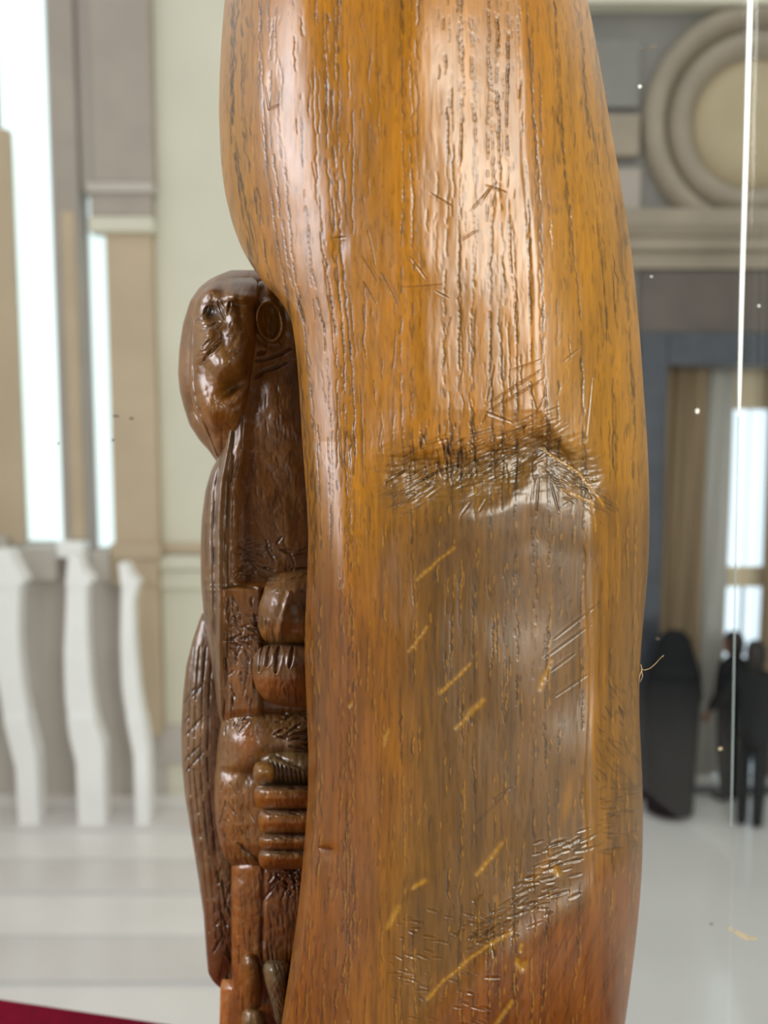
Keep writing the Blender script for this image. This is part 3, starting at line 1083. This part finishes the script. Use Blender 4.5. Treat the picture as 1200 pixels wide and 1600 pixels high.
def gl(frac, y):
    i = np.clip(int(y - OY), 0, GH - 1)
    x = xl_s[i] + frac * (xr_s[i] - xl_s[i])
    xm = 345 + frac * 665
    wgt = min(1, max(0, abs(frac - 0.5) * 2.2 - 0.25))
    return xm * (1 - wgt) + x * wgt


for k in range(92):
    fr_ = rng.uniform(0.01, 0.99)
    strong = rng.random() < 0.4
    y = -30 + rng.uniform(0, 60)
    wob = rng.uniform(0, 6.28)
    while y < 1625:
        up = y < 740
        ln = rng.exponential(34 if up else 26) + 6
        if (strong or rng.random() < 0.6) and rng.random() < (0.95 if up else 0.62):
            x = gl(fr_, y) + 3.0 * math.sin(y * 0.011 + wob)
            x2 = gl(fr_, y + ln) + 3.0 * math.sin((y + ln) * 0.011 + wob) + rng.normal(0, 0.8)
            dk = rng.uniform(0.45, 0.9) * (1.0 if up else 0.75)
            nseg = max(1, int(ln / 9))
            jx = np.interp(np.arange(nseg + 1), [0, nseg], [x, x2]) + rng.normal(0, 1.0, nseg + 1)
            jy = np.linspace(y, y + ln, nseg + 1)
            dp = rng.uniform(.0001, .00032) * (1.2 if up else 0.8)
            for q in range(nseg):
                w = rng.uniform(0.9, 2.3) if strong else rng.uniform(0.8, 1.3)
                TM.stroke([(jx[q], jy[q] - 1), (jx[q + 1], jy[q + 1] + 1)], w, dp, dk * rng.uniform(.5, 1))
                if not up and rng.random() < 0.45:
                    TM.stroke([(jx[q] + 2.6, jy[q]), (jx[q + 1] + 2.6, jy[q + 1])], 1.1, 0, 0, (168, 112, 34))
        y += ln + rng.exponential(14 if strong else 60)
for k in range(5200):
    x, y = rng.uniform(340, 1010), rng.uniform(-25, 1620)
    ln = rng.uniform(5, 24)
    if y > 760 and rng.random() < 0.35:
        continue
    TM.stroke([(x, y), (x + rng.normal(0, .8), y + ln)], rng.uniform(0.7, 1.1), rng.uniform(.00003, .00012), rng.uniform(.15, .5))

# chisel marks: the rough diagonal groove and its hatching
for k in range(230):
    x = rng.uniform(590, 850)
    yy = np.interp(x, [590, 850], [772, 690]) + rng.normal(0, 22)
    ln = rng.uniform(12, 48)
    a = math.radians(rng.normal(-27, 7))
    TM.stroke([(x, yy), (x + ln * math.cos(a), yy + ln * math.sin(a))], rng.uniform(0.9, 1.8), rng.uniform(.0002, .0007), rng.uniform(.05, .35), lip=.0002)
for k in range(70):
    x = rng.uniform(840, 945)
    yy = np.interp(x, [840, 945], [725, 785]) + rng.normal(0, 13)
    ln = rng.uniform(10, 34)
    a = math.radians(rng.normal(32, 10))
    TM.stroke([(x, yy), (x + ln * math.cos(a), yy + ln * math.sin(a))], rng.uniform(0.9, 1.7), rng.uniform(.0002, .0006), rng.uniform(.1, .4), lip=.0002)
for k in range(60):
    x, yy = rng.uniform(655, 745), rng.uniform(655, 730)
    TM.stroke([(x, yy), (x + rng.normal(0, 3), yy + rng.uniform(8, 30))], rng.uniform(1, 2.2), rng.uniform(.0003, .0008), rng.uniform(.2, .6), lip=.0001)
for p in [[(757, 634), (845, 578)], [(758, 645), (850, 592)], [(795, 580), (846, 562)], [(752, 662), (760, 645), (800, 660)], [(690, 445), (652, 448), (630, 449)], [(700, 465), (680, 455)], [(826, 600), (838, 640)],
          [(836, 645), (852, 618)], [(760, 625), (772, 570)], [(640, 400), (666, 436)], [(566, 400), (590, 440)], [(568, 440), (588, 474)], [(520, 372), (540, 371)], [(575, 360), (586, 415)], [(735, 330), (775, 285)],
          [(760, 290), (790, 300)], [(750, 320), (768, 290)], [(595, 425), (622, 476)], [(720, 375), (745, 360)], [(672, 302), (706, 322)], [(880, 565), (905, 545)], [(915, 690), (925, 590)], [(860, 752), (873, 800)], [(842, 745), (838, 800)],
          [(905, 775), (880, 790)], [(760, 780), (748, 800)], [(735, 785), (720, 805)]]:
    TM.stroke(p, rng.uniform(1.1, 1.7), .0006, .4, lip=.0002)
# dents
for (x, y, sx, sy, am, ag) in [(424, 150, 10, 24, -.0022, .1), (530, 385, 7, 14, -.0012, 0), (512, 1332, 10, 8, -.0022, 0), (762, 312, 16, 26, -.0014, .6), (880, 800, 30, 34, .0012, 0), (700, 800, 24, 22, .0016, 0), (920, 700, 22, 50, .0012, .1), (895, 620, 16, 40, -.0012, 0)]:
    TM.gauss(x, y, sx, sy, am, ag)
TM.stroke([(500, 1325), (520, 1328)], 4, .0012, .4)
TM.stroke([(414, 136), (420, 170), (436, 164)], 1.6, .0008, .5)
# slanting chisel cuts on the lower face
for p in [[(865, 1000), (940, 940)], [(850, 1030), (925, 975)], [(866, 1090), (925, 1050)], [(860, 1050), (900, 1020)], [(770, 1250), (800, 1230)], [(740, 1290), (790, 1240)]]:
    TM.stroke(p, 1.8, .0002, .3, lip=.0001)
for k in range(90):
    t = rng.random()
    x = np.interp(t, [0, .5, 1], [720, 840, 905]) + rng.normal(0, 18)
    y = np.interp(t, [0, .5, 1], [1480, 1390, 1300]) + rng.normal(0, 18)
    a = math.radians(rng.normal(-22 if t > .4 else -32, 8))
    ln = rng.uniform(10, 30)
    TM.stroke([(x, y), (x + ln * math.cos(a), y + ln * math.sin(a))], rng.uniform(1.4, 2.6), rng.uniform(.0002, .0005), rng.uniform(.12, .4), lip=.00015)
for k in range(60):
    x, y = rng.uniform(600, 760), rng.uniform(1420, 1600)
    TM.stroke([(x, y), (x + rng.uniform(8, 26), y + rng.uniform(0, 7))], rng.uniform(1.2, 2.2), rng.uniform(.0001, .0004), rng.uniform(.05, .25), lip=.00015)
for k in range(90):
    x, y = rng.uniform(930, 990), rng.uniform(1060, 1340)
    a = math.radians(rng.normal(50 if y < 1220 else -5, 10))
    ln = rng.uniform(8, 26)
    TM.stroke([(x, y), (x + ln * math.cos(a), y + ln * math.sin(a))], rng.uniform(1, 1.8), .0003, rng.uniform(.25, .55))
for k in range(120):      # slanting fibre of the lower right bulge
    x, y = rng.uniform(740, 980), rng.uniform(1400, 1620)
    if y < np.interp(x, [740, 830, 960], [1560, 1450, 1360]):
        continue
    ln = rng.uniform(30, 90)
    TM.stroke([(x, y), (x - ln * .45, y + ln)], rng.uniform(1.2, 3), rng.uniform(.0001, .0003), rng.uniform(.06, .25))
# fresh pale cuts
GOLD = (216, 168, 62)
for p, w in [([(687, 1082), (705, 1066), (736, 1036)], 2.6), ([(714, 1136), (755, 1093)], 3.0), ([(639, 1018), (668, 980)], 2.0), ([(746, 1366), (784, 1318)], 3.0), ([(844, 1075), (861, 1032)], 3.0), ([(644, 1388), (663, 1376)], 3.0),
             ([(668, 1560), (690, 1535), (730, 1500), (765, 1476), (800, 1455)], 2.4), ([(606, 1450), (622, 1416)], 3.0), ([(775, 1600), (800, 1565)], 3.0), ([(652, 905), (680, 880), (710, 855)], 2.2), ([(600, 1165), (606, 1140)], 2.0),
             ([(808, 1500), (812, 1512)], 3.0), ([(821, 1503), (816, 1516)], 3.0), ([(869, 1356), (871, 1366)], 4.0), ([(545, 1105), (550, 1096)], 1.8), ([(815, 1475), (813, 1488)], 2.0), ([(846, 700), (905, 740), (945, 790)], 1.4), ([(880, 765), (925, 785), (930, 830)], 1.6)]:
    pp = np.array(p, float)
    tq = np.linspace(0, len(pp) - 1, 3 * len(pp))
    pp = np.stack([np.interp(tq, np.arange(len(pp)), pp[:, 0]), np.interp(tq, np.arange(len(pp)), pp[:, 1])], 1) + rng.normal(0, 0.6, (len(tq), 2))
    for q in range(len(pp) - 1):
        TM.stroke(pp[q:q + 2], w * rng.uniform(.8, 1.4), .0003, 0, (172, 118, 40), taper=False)
for y0, y1, x0, x1 in [(960, 1190, 918, 926), (1210, 1290, 893, 880), (1335, 1380, 860, 830)]:
    TM.paint(np.exp(-((gx - np.interp(gy, [y0, y1], [x0, x1])) / 7) ** 2) * sm(gy, y0 - 20, y0 + 30) * (1 - sm(gy, y1 - 30, y1 + 20)) * .7, (164, 104, 14))


TM.c *= np.array([0.64, 0.71, 0.45], np.float32)
TM.c *= (1.06 - 0.24 * sm(gy, 660, 900))[..., None]  # lower trunk darkened in colour, where the assumed high windows would light it less


def trunk_facets(PX, ys, D, s):
    out = D.copy()
    vl = np.interp(ys, [-300, -100, 200, 400, 600, 800, 1000, 1250, 1500, 1700, 2700], [520, 360, 338, 366, 412, 452, 462, 464, 440, 410, 350])
    rr = PX[:, -1]
    bb = ysmooth(curve(T_ROWS, ys, 3, False), ys, 30)
    vl = ysmooth(vl, ys, 45)
    vl = np.minimum(vl, PX[:, 0] - 2)
    vl = ysmooth(vl, ys, 8)
    for i, y in enumerate(ys):
        px = PX[i]
        sv = (px - (vl[i] + rr[i]) / 2) / ((rr[i] - vl[i]) / 2)
        dvv = bb[i] * np.clip(1 - np.abs(sv) ** 2.15, 0, 1) ** (1 / 2.15)
        rnd = np.clip((px - px[0]) / 16, 0, 1)
        D[i] = dvv * (0.55 + 0.45 * np.sqrt(1 - (1 - rnd) ** 2))
        u = min(1, max(0, (y - 640) / 130))
        up = [np.interp(y, [-100, 640], [470, 520]), np.interp(y, [-100, 640], [640, 655]), np.interp(y, [-100, 0, 640], [805, 815, 852])]
        lo = [530, 610, 930]
        bp = [a * (1 - u) + b * u for a, b in zip(up, lo)]
        bp = [bp[0], bp[1] + 7 * math.sin(y / 75.0) + 4 * math.sin(y / 31.0), bp[2] + 3 * math.sin(y / 52.0)]
        bp = [px[0]] + bp + [px[-1]]
        dv_ = np.interp(bp, px, D[i])
        out[i] = D[i]
        ch = np.interp(px, bp, dv_)
        wgt = np.where((px > bp[1]) & (px < bp[3]), 0.85 - 0.3 * u, 0.0)
        k = np.clip(np.minimum(px - bp[1], bp[3] - px) / 14, 0, 1)
        out[i] = D[i] * (1 - wgt * k) + ch * wgt * k
        if True:
            sg = gsmooth(out[i], 11 + 12 * u)
            kk = np.clip((px - px[0] - 20) / 60, 0, 1) * np.clip((800 - px) / 60, 0, 1)
            out[i] = out[i] * (1 - kk) + sg * kk
    return out


ysT = np.concatenate([np.linspace(-300, -34, 40), np.arange(-30, 1630, 1.3), np.linspace(1640, 2700, 60)])
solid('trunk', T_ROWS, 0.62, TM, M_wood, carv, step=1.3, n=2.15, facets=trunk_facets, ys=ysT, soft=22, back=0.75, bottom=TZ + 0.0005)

# ---- small carved figures at the left ---------------------------
BR = (128, 72, 26)
f1 = vnoise(26, 60, 31)
f2 = vnoise(8, 40, 32)
f3 = vnoise(5, 9, 33)
f4 = vnoise(3.2, 4.2, 34)
f5 = vnoise(14, 18, 35)


def planar(cx, cy, seed):
    """flat chips with hard edges, as left by a knife"""
    r = np.random.default_rng(seed)
    x0, x1 = 260, 520
    sub = np.zeros((GH, GW), np.float32)
    X, Y = gx[:, x0:x1], gy[:, x0:x1]
    best = np.full(X.shape, -9e9, np.float32)
    n = int((x1 - x0) / cx * GH / cy * 1.5)
    pxs, pys = r.uniform(x0, x1, n), r.uniform(OY, OY + GH, n)
    for a, b in zip(pxs, pys):
        xa, xb = int(max(x0, a - 3 * cx)) - x0, int(min(x1, a + 3 * cx)) - x0
        ya, yb = int(max(0, b - OY - 3 * cy)), int(min(GH, b - OY + 3 * cy))
        if xb <= xa or yb <= ya:
            continue
        xx, yy = X[ya:yb, xa:xb], Y[ya:yb, xa:xb]
        u, v = (xx - a) / cx, (yy - b) / cy
        hh = r.normal(0, .35) + u * r.normal(0, .6) + v * r.normal(0, .6) - 0.55 * (u * u + v * v)
        best[ya:yb, xa:xb] = np.maximum(best[ya:yb, xa:xb], hh)
    sub[:, x0:x1] = np.clip(best, -2, 2)
    return sub


facet1 = planar(24, 34, 41)
facet2 = planar(11, 14, 42)


def fig_map(base, dirt=0.12, relief=1.0):
    mm = Map(base)
    mm.c *= np.array([1.0, 1.10, 0.8], np.float32)
    mm.c *= (1 + 0.18 * f1 + 0.14 * f2 + dirt * f3 + 0.08 * f4)[..., None]
    mm.h += relief * (0.0010 * facet1 + 0.0006 * facet2 + 0.0004 * f5 + 0.00025 * f3 + 0.00012 * f4)
    return mm


def hatch(mm, x0, x1, y0, y1, num, ang, sd, w, depth, dark, lmin=8, lmax=30):
    for _ in range(num):
        x, y = rng.uniform(x0, x1), rng.uniform(y0, y1)
        a = math.radians(rng.normal(ang, sd))
        l = rng.uniform(lmin, lmax)
        mm.stroke([(x, y), (x + l * math.cos(a), y + l * math.sin(a))], rng.uniform(w * .7, w * 1.3), rng.uniform(depth * .5, depth), rng.uniform(dark * .4, dark), lip=depth * .3)


FY = 0.672
# hood behind the face
HM = fig_map((102, 65, 34))
HM.h += 0.0018 * facet1
hatch(HM, 285, 340, 600, 700, 20, 60, 10, 1.5, .0004, .4)
solid('hood', [(422, 362, 402, .006), (428, 345, 412, .014), (436, 328, 420, .022), (448, 312, 425, .028), (470, 297, 430, .033), (505, 286, 430, .036), (545, 280, 430, .038), (585, 278, 430, .038), (612, 281, 430, .037), (636, 287, 430, .036), (664, 296, 425, .034),
               (686, 310, 420, .03), (704, 326, 415, .024), (718, 336, 410, .018), (730, 345, 400, .008)], FY, HM, M_wood2, carv)
# face
FM = fig_map((99, 62, 24))
FM.paint(np.exp(-(((gx - 335) / 34) ** 2 + ((gy - 640) / 40) ** 2)) * .8, (118, 73, 15))
FM.gauss(334, 490, 13, 11, -.012, .5)
FM.gauss(372, 478, 18, 7, -.0050, .2)
FM.gauss(312, 457, 20, 8, .006, -.45)
FM.gauss(376, 464, 17, 6, .007, .05)
FM.gauss(347, 450, 8, 12, -.003)
FM.gauss(322, 538, 8, 24, .0065, .55)
FM.gauss(340, 528, 7, 18, -.004, .6)
FM.gauss(350, 566, 16, 17, .0105, .25)
FM.gauss(360, 608, 15, 7, -.011, -.65)
FM.gauss(335, 628, 22, 20, .004)
FM.h += 0.0014 * facet1 + 0.0008 * facet2
for _ in range(1):
    FM.stroke([(303, 478), (299, 520), (298, 560), (299, 600), (305, 635), (318, 665), (330, 695), (337, 712)], 2.6, -.0045, 0, taper=False)
FM.gauss(318, 585, 9, 16, -.003, .3)
FM.gauss(385, 540, 22, 34, .004)
FM.gauss(318, 640, 14, 22, .003)
FM.gauss(346, 655, 10, 30, -.002)
for p in [[(305, 502), (330, 496)], [(312, 520), (338, 505)], [(318, 512), (345, 503)], [(316, 545), (328, 530)], [(322, 556), (345, 535)], [(330, 552), (347, 532)], [(318, 565), (330, 545)], [(325, 478), (318, 492)], [(340, 470), (352, 500)], [(360, 470), (356, 492)]]:
    FM.stroke(p, 2.0, .0012, .25, lip=.0008)
hatch(FM, 305, 360, 470, 560, 30, -30, 30, 1.6, .0006, .2, 6, 16)
FM.paint(np.exp(-(((gx - 333) / 14) ** 2 + ((gy - 488) / 12) ** 2)) * .85, (39, 36, 34))  # shade of the eye hollow painted in
hatch(FM, 300, 360, 620, 690, 26, 80, 15, 1.4, .0005, .4)
solid('face', [(434, 352, 398, .01), (440, 332, 404, .022), (452, 316, 407, .034), (470, 305, 408, .042), (500, 298, 408, .047), (540, 295, 405, .049), (580, 294, 402, .049), (610, 296, 400, .047), (640, 302, 396, .043), (665, 313, 392, .037), (690, 326, 388, .029), (712, 336, 382, .018), (722, 342, 374, .008)], FY - 0.012, FM, M_wood2, carv, n=2.6)

# robe with its raised veil edge
RM = fig_map((92, 55, 18))
RM.paint(np.exp(-((gx - np.interp(gy, [450, 600, 700, 760, 1000, 1100], [392, 368, 356, 335, 335, 345])) / 17) ** 2) * .75, (96, 76, 54))  # grey rim highlight of the veil edge painted into the colour
RM.paint(np.exp(-(((gx - 425) / 26) ** 2 + ((gy - 500) / 34) ** 2)) * .8, (133, 97, 31))
RM.paint(np.exp(-(((gx - 395) / 26) ** 2 + ((gy - 770) / 90) ** 2)) * .5, (113, 68, 14))
RM.paint(sm(gy, 915, 922) * (1 - sm(gx, 400, 410)) * sm(gx, 342, 352) * .6, (107, 66, 23))
edge = np.interp(gy[:, 0], [430, 470, 500, 530, 580, 620, 680, 720, 760, 820, 900, 960, 1010, 1110], [408, 398, 384, 376, 368, 363, 358, 352, 345, 342, 342, 343, 342, 343])[:, None]
de = gx - edge
RM.h += 0.0070 * np.exp(-(de / 4.5) ** 2) + 0.0030 * np.exp(-((de + 14) / 5) ** 2) * sm(gy, 690, 760)
RM.h += -0.0080 * sm(de, 14, 40) * (1 - sm(gy, 905, 918))
for off, w in [(-7, 1.6), (-20, 1.6), (7, 1.5), (12, 1.6), (20, 1.3)]:
    y = 560
    while y < 1100:
        l = rng.uniform(20, 80)
        e0_, e1_ = np.interp([y, y + l], gy[:, 0], edge[:, 0])
        RM.stroke([(e0_ + off, y), (e1_ + off + rng.normal(0, 1), y + l)], w, .0007, .5)
        y += l + rng.uniform(4, 30)
# ring carved beside the veil
for k in range(26):
    a0, a1 = 2 * math.pi * k / 26, 2 * math.pi * (k + 1) / 26
    pt = lambda a: (421 + 19 * math.cos(a) * .96 - 26 * math.sin(a) * -.25, 502 + 30 * math.sin(a) + 19 * math.cos(a) * -.25)
    p0, p1 = pt(a0), pt(a1)
    RM.stroke([p0, p1], 4.0, -.0042, 0, taper=False)
RM.gauss(421, 502, 13, 22, -.004)
hatch(RM, 408, 440, 480, 530, 16, 85, 8, 1.4, .0005, .4)
for p in [[(400, 565), (420, 560), (440, 552), (456, 545)], [(398, 592), (412, 580), (432, 574), (450, 566)], [(402, 555), (415, 548)]]:
    RM.stroke(p, 2.6, .0022, .5)
RM.gauss(432, 628, 22, 52, .0075)
RM.gauss(436, 690, 20, 18, -.002)
hatch(RM, 415, 460, 580, 690, 30, 88, 6, 1.3, .0006, .45)
hatch(RM, 370, 470, 700, 900, 70, 88, 12, 1.5, .0003, .4)
hatch(RM, 360, 470, 850, 905, 40, 10, 40, 1.6, .0009, .4)
# ledge and block
RM.h += 0.0045 * sm(gy, 912, 922) * (1 - sm(gx, 402, 414))
RM.stroke([(345, 918), (372, 915), (402, 920)], 2.2, .0018, .5)
hatch(RM, 350, 400, 925, 1100, 60, 85, 14, 1.8, .0010, .5)
hatch(RM, 350, 400, 960, 1020, 30, 20, 40, 1.8, .0010, .45)
solid('robe', [(436, 404, 470, .008), (446, 399, 478, .020), (470, 390, 486, .032), (500, 380, 490, .040), (540, 371, 492, .044), (600, 362, 494, .046), (660, 356, 496, .046), (700, 348, 498, .046), (735, 330, 500, .046), (765, 321, 501, .046), (810, 315, 502, .046), (860, 313, 503, .046), (910, 314, 503, .046), (960, 318, 503, .045), (1010, 326, 503, .044), (1060, 334, 502, .042), (1110, 340, 502, .04), (1135, 346, 500, .03), (1145, 352, 496, .014)], FY - 0.006, RM, M_wood2, carv, n=4.0)


def knuckle(name, rows, base, Yc, fn=None, n=2.3, tone=1.0):
    mm = fig_map(base, 0.14, 1.1)
    if fn:
        fn(mm)
    return solid(name, rows, Yc, mm, M_wood2, carv, step=1.2, n=n)


# upper faceted knob (a small bowed head)
def kn1(mm):
    mm.gauss(424, 950, 14, 22, .003, .3)
    mm.stroke([(452, 925), (438, 980), (436, 1002)], 5, -.0022, 0)
    mm.gauss(460, 975, 14, 26, -.003)
    mm.paint(sm(gy, 968, 985) * .7, (119, 76, 23))
    hatch(mm, 400, 440, 960, 1000, 18, 88, 5, 1.3, .0006, .5)
    hatch(mm, 410, 476, 890, 925, 24, -20, 20, 1.5, .0007, .3)


knuckle('small_bowed_head', [(890, 448, 500, .008), (896, 428, 502, .018), (905, 416, 503, .026), (920, 405, 504, .034), (945, 398, 505, .040), (970, 396, 505, .041), (990, 398, 505, .036), (1002, 402, 505, .028), (1012, 410, 504, .014)], (99, 66, 40), 0.640, kn1)


def kn2(mm):
    for x, y1_, w_ in ((408, 1050, 2.4), (419, 1042, 3.0), (434, 1052, 3.6), (455, 1044, 2.6)):
        mm.stroke([(x + 3, 1010), (x, 1028), (x - 3, y1_)], w_, .0022, .3, lip=.0008)
    mm.paint(sm(gy, 1045, 1066) * .8, (113, 65, 14))
    mm.paint((1 - sm(gy, 1030, 1050)) * .6, (92, 70, 51))
    hatch(mm, 395, 470, 1050, 1100, 24, 88, 8, 1.3, .0005, .35)


knuckle('folded_hand', [(1004, 404, 504, .012), (1010, 396, 505, .024), (1022, 391, 506, .033), (1040, 389, 506, .037), (1060, 391, 506, .036), (1078, 396, 506, .032), (1092, 406, 505, .025), (1102, 424, 504, .015), (1107, 440, 503, .007)], (96, 60, 26), 0.636, kn2)

# feathered panel at the far left
WM = fig_map((100, 70, 50))
for x in (294, 303, 313, 324):
    y = 1010
    while y < 1440:
        l = rng.uniform(30, 90)
        dx0 = np.interp(y, [960, 1080, 1200, 1300, 1440], [14, 3, 0, 10, 24])
        dx1 = np.interp(y + l, [960, 1080, 1200, 1300, 1440], [14, 3, 0, 10, 24])
        WM.stroke([(x + dx0, y), (x + dx1, y + l)], 1.7, .0010, .55)
        y += l + rng.uniform(2, 14)
for p in [[(287, 1100), (305, 1075)], [(290, 1150), (318, 1118)], [(287, 1190), (312, 1165)], [(290, 1206), (318, 1175)], [(286, 1130), (296, 1120)], [(300, 1090), (318, 1068)]]:
    WM.stroke(p, 2.0, .0010, .55)
WM.paint(np.exp(-((gx - np.interp(gy, [960, 1100, 1300, 1540], [325, 332, 333, 345])) / 10) ** 2) * .8, (84, 50, 20))
WM.paint(sm(gy, 1380, 1450) * .8, (83, 49, 20))
hatch(WM, 335, 362, 1340, 1540, 40, 80, 15, 1.8, .0010, .5)
solid('feathered_panel', [(958, 316, 340, .004), (970, 311, 348, .010), (1000, 301, 356, .016), (1040, 291, 362, .020), (1085, 286, 368, .022), (1140, 283, 372, .023), (1195, 284, 374, .023), (1245, 289, 376, .023), (1300, 298, 378, .023), (1360, 308, 380, .023), (1430, 318, 382, .023), (1490, 322, 384, .022), (1520, 325, 385, .020), (1534, 333, 386, .016), (1545, 345, 386, .012), (1558, 362, 386, .006)], FY + 0.008, WM, M_wood2, carv, n=3.0)


# sleeve and lap
def sl(mm):
    mm.gauss(385, 1165, 20, 26, .005, .2)
    mm.paint(np.exp(-(((gx - 390) / 22) ** 2 + ((gy - 1160) / 30) ** 2)) * .7, (125, 73, 29))
    mm.gauss(352, 1130, 12, 12, -.003)
    mm.gauss(350, 1180, 8, 18, -.003)
    mm.gauss(385, 1210, 30, 6, -.0035, .1)
    mm.paint(sm(gy, 1215, 1235) * (1 - sm(gy, 1320, 1345)) * .5, (111, 68, 26))
    mm.stroke([(430, 1150), (478, 1140)], 4, -.004, 0)
    mm.gauss(450, 1160, 18, 9, .004)
    mm.paint(np.exp(-(((gx - 452) / 22) ** 2 + ((gy - 1160) / 12) ** 2)) * .8, (113, 89, 65))  # highlight of the small facet painted into the colour
    hatch(mm, 335, 380, 1100, 1150, 36, -50, 30, 1.7, .0011, .45)
    hatch(mm, 425, 478, 1115, 1185, 30, -5, 20, 1.8, .0012, .45)
    hatch(mm, 340, 395, 1220, 1340, 50, 85, 10, 1.6, .0008, .4)
    mm.stroke([(372, 1318), (395, 1338), (420, 1352)], 3, .0026, .6)


knuckle('sleeve', [(1094, 372, 500, .008), (1104, 358, 503, .018), (1125, 346, 505, .027), (1160, 340, 506, .031), (1190, 338, 506, .031), (1215, 335, 506, .031), (1250, 334, 506, .032), (1290, 337, 506, .032), (1320, 343, 505, .030), (1342, 352, 504, .024), (1356, 366, 502, .012)], (96, 62, 31), 0.650, sl, n=3.2)


# clasped hand: leaf, thumb knob and stacked fingers
def leaf(mm):
    for k in range(9):
        x = 420 + k * 7
        mm.stroke([(x, 1188 + k * 2.4), (x + 3, 1222)], 2.0, .0016, .45, lip=.0004)
    mm.stroke([(404, 1192), (430, 1180), (480, 1206)], 2.4, .0016, .4)


knuckle('leaf_collar', [(1170, 420, 470, .006), (1176, 410, 492, .014), (1186, 402, 504, .021), (1200, 398, 506, .025), (1214, 398, 506, .024), (1226, 404, 506, .014)], (89, 66, 43), 0.630, leaf, n=2.6)
knuckle('thumb', [(1190, 402, 424, .006), (1195, 397, 428, .012), (1206, 395, 430, .017), (1216, 396, 429, .014), (1223, 402, 424, .006)], (105, 70, 34), 0.612)


def fing(y0, y1):
    def f(mm):
        mm.paint((1 - sm(gy, y0 + 5, y0 + 12)) * .7, (101, 81, 62))  # highlight along the finger's top edge painted in
        mm.paint(sm(gy, y0 + 10, y0 + 18) * .7, (121, 71, 15))
        hatch(mm, 400, 478, y0 + 8, y1, 14, 88, 8, 1.3, .0005, .35, 5, 14)
        hatch(mm, 400, 478, y0, y0 + 8, 14, 3, 10, 1.5, .0008, .4, 5, 18)
    return f


for y0, y1, xl_, dep in [(1226, 1264, 394, .030), (1265, 1302, 400, .028), (1303, 1328, 401, .026), (1327, 1354, 402, .023)]:
    h_ = y1 - y0
    knuckle('finger', [(y0 - 4, xl_ + 8, 500, .010), (y0 + 1, xl_ + 4, 504, dep * .72), (y0 + .25 * h_, xl_, 506, dep * .97), (y0 + .6 * h_, xl_ + 1, 506, dep), (y1 - 2, xl_ + 4, 505, dep * .8), (y1 + 4, xl_ + 10, 503, .010)], (104, 63, 20), 0.632, fing(y0, y1), n=3.0)


# legs and lower drapery
def leg(mm):
    hatch(mm, 362, 470, 1350, 1560, 70, 88, 5, 1.6, .0006, .45, 14, 50)
    hatch(mm, 420, 470, 1350, 1390, 40, 40, 50, 1.8, .0012, .5)
    mm.paint(sm(gx, 405, 425) * .5, (78, 44, 15))
    mm.stroke([(412, 1350), (409, 1500)], 4, .002, .3)


knuckle('drapery', [(1330, 376, 494, .008), (1340, 366, 498, .016), (1356, 362, 500, .022), (1420, 361, 498, .026), (1480, 362, 494, .027), (1540, 362, 490, .027), (1600, 360, 486, .027), (1640, 360, 482, .027), (1700, 362, 476, .026), (1800, 366, 470, .024)], (111, 63, 23), 0.655, leg, n=3.4)
knuckle('lower_post', [(1530, 346, 420, .010), (1545, 344, 424, .018), (1600, 343, 426, .022), (1640, 342, 426, .022), (1760, 342, 424, .022), (1900, 345, 420, .022)], (133, 77, 34), 0.668, None, n=3.2)


def drop(mm):
    mm.gauss(432, 1535, 12, 22, .002)
    hatch(mm, 412, 452, 1500, 1590, 18, 80, 20, 1.6, .0008, .35)


knuckle('carved_foot', [(1500, 420, 446, .006), (1505, 412, 452, .012), (1516, 410, 454, .017), (1535, 414, 454, .019), (1555, 420, 452, .018), (1575, 426, 450, .015), (1595, 430, 447, .010), (1604, 434, 444, .005)], (90, 70, 51), 0.628, drop)
knuckle('carved_foot', [(1574, 384, 402, .006), (1580, 378, 412, .013), (1600, 376, 418, .018), (1640, 378, 420, .018), (1670, 384, 416, .008)], (102, 73, 48), 0.636, None)
knuckle('carved_knot', [(1488, 384, 396, .004), (1494, 378, 402, .010), (1508, 376, 408, .013), (1540, 378, 412, .013), (1570, 382, 410, .010), (1582, 388, 404, .004)], (99, 60, 21), 0.634, None)

# lint caught on the right edge of the carving
M_lint = plain('pale_lint', (176, 150, 110), 0.8, 0.1, 80)


def fibre(pts, r):
    bm = bmesh.new()
    rings = []
    for i, p in enumerate(pts):
        d = (pts[min(i + 1, len(pts) - 1)] - pts[max(i - 1, 0)]).normalized()
        a = d.cross(Vector((0, 1, 0))).normalized()
        b = d.cross(a)
        rings.append([bm.verts.new(p + (a * math.cos(t) + b * math.sin(t)) * r) for t in (0, 1.26, 2.51, 3.77, 5.03)])
    for A_, B_ in zip(rings, rings[1:]):
        for k in range(5):
            bm.faces.new((A_[k], A_[(k + 1) % 5], B_[(k + 1) % 5], B_[k]))
    bm.faces.new(rings[0])
    bm.faces.new(rings[-1][::-1])
    bmesh.ops.recalc_face_normals(bm, faces=bm.faces)
    me = bpy.data.meshes.new('lint_fibre')
    bm.to_mesh(me)
    bm.free()
    return link('lint_fibre', me, M_lint, carv, True)


fibre([P(x, y, yy) for x, y, yy in [(1000, 1046, .60), (1008, 1047, .602), (1016, 1044, .604), (1024, 1037, .606), (1031, 1029, .606), (1037, 1024, .605)]], .00022)
fibre([P(x, y, yy) for x, y, yy in [(997, 1068, .60), (999, 1056, .598), (1003, 1046, .598), (1001, 1038, .60)]], .0004)
fibre([P(x, y, yy) for x, y, yy in [(1000, 1066, .60), (1004, 1056, .60), (1002, 1046, .60)]], .0003)
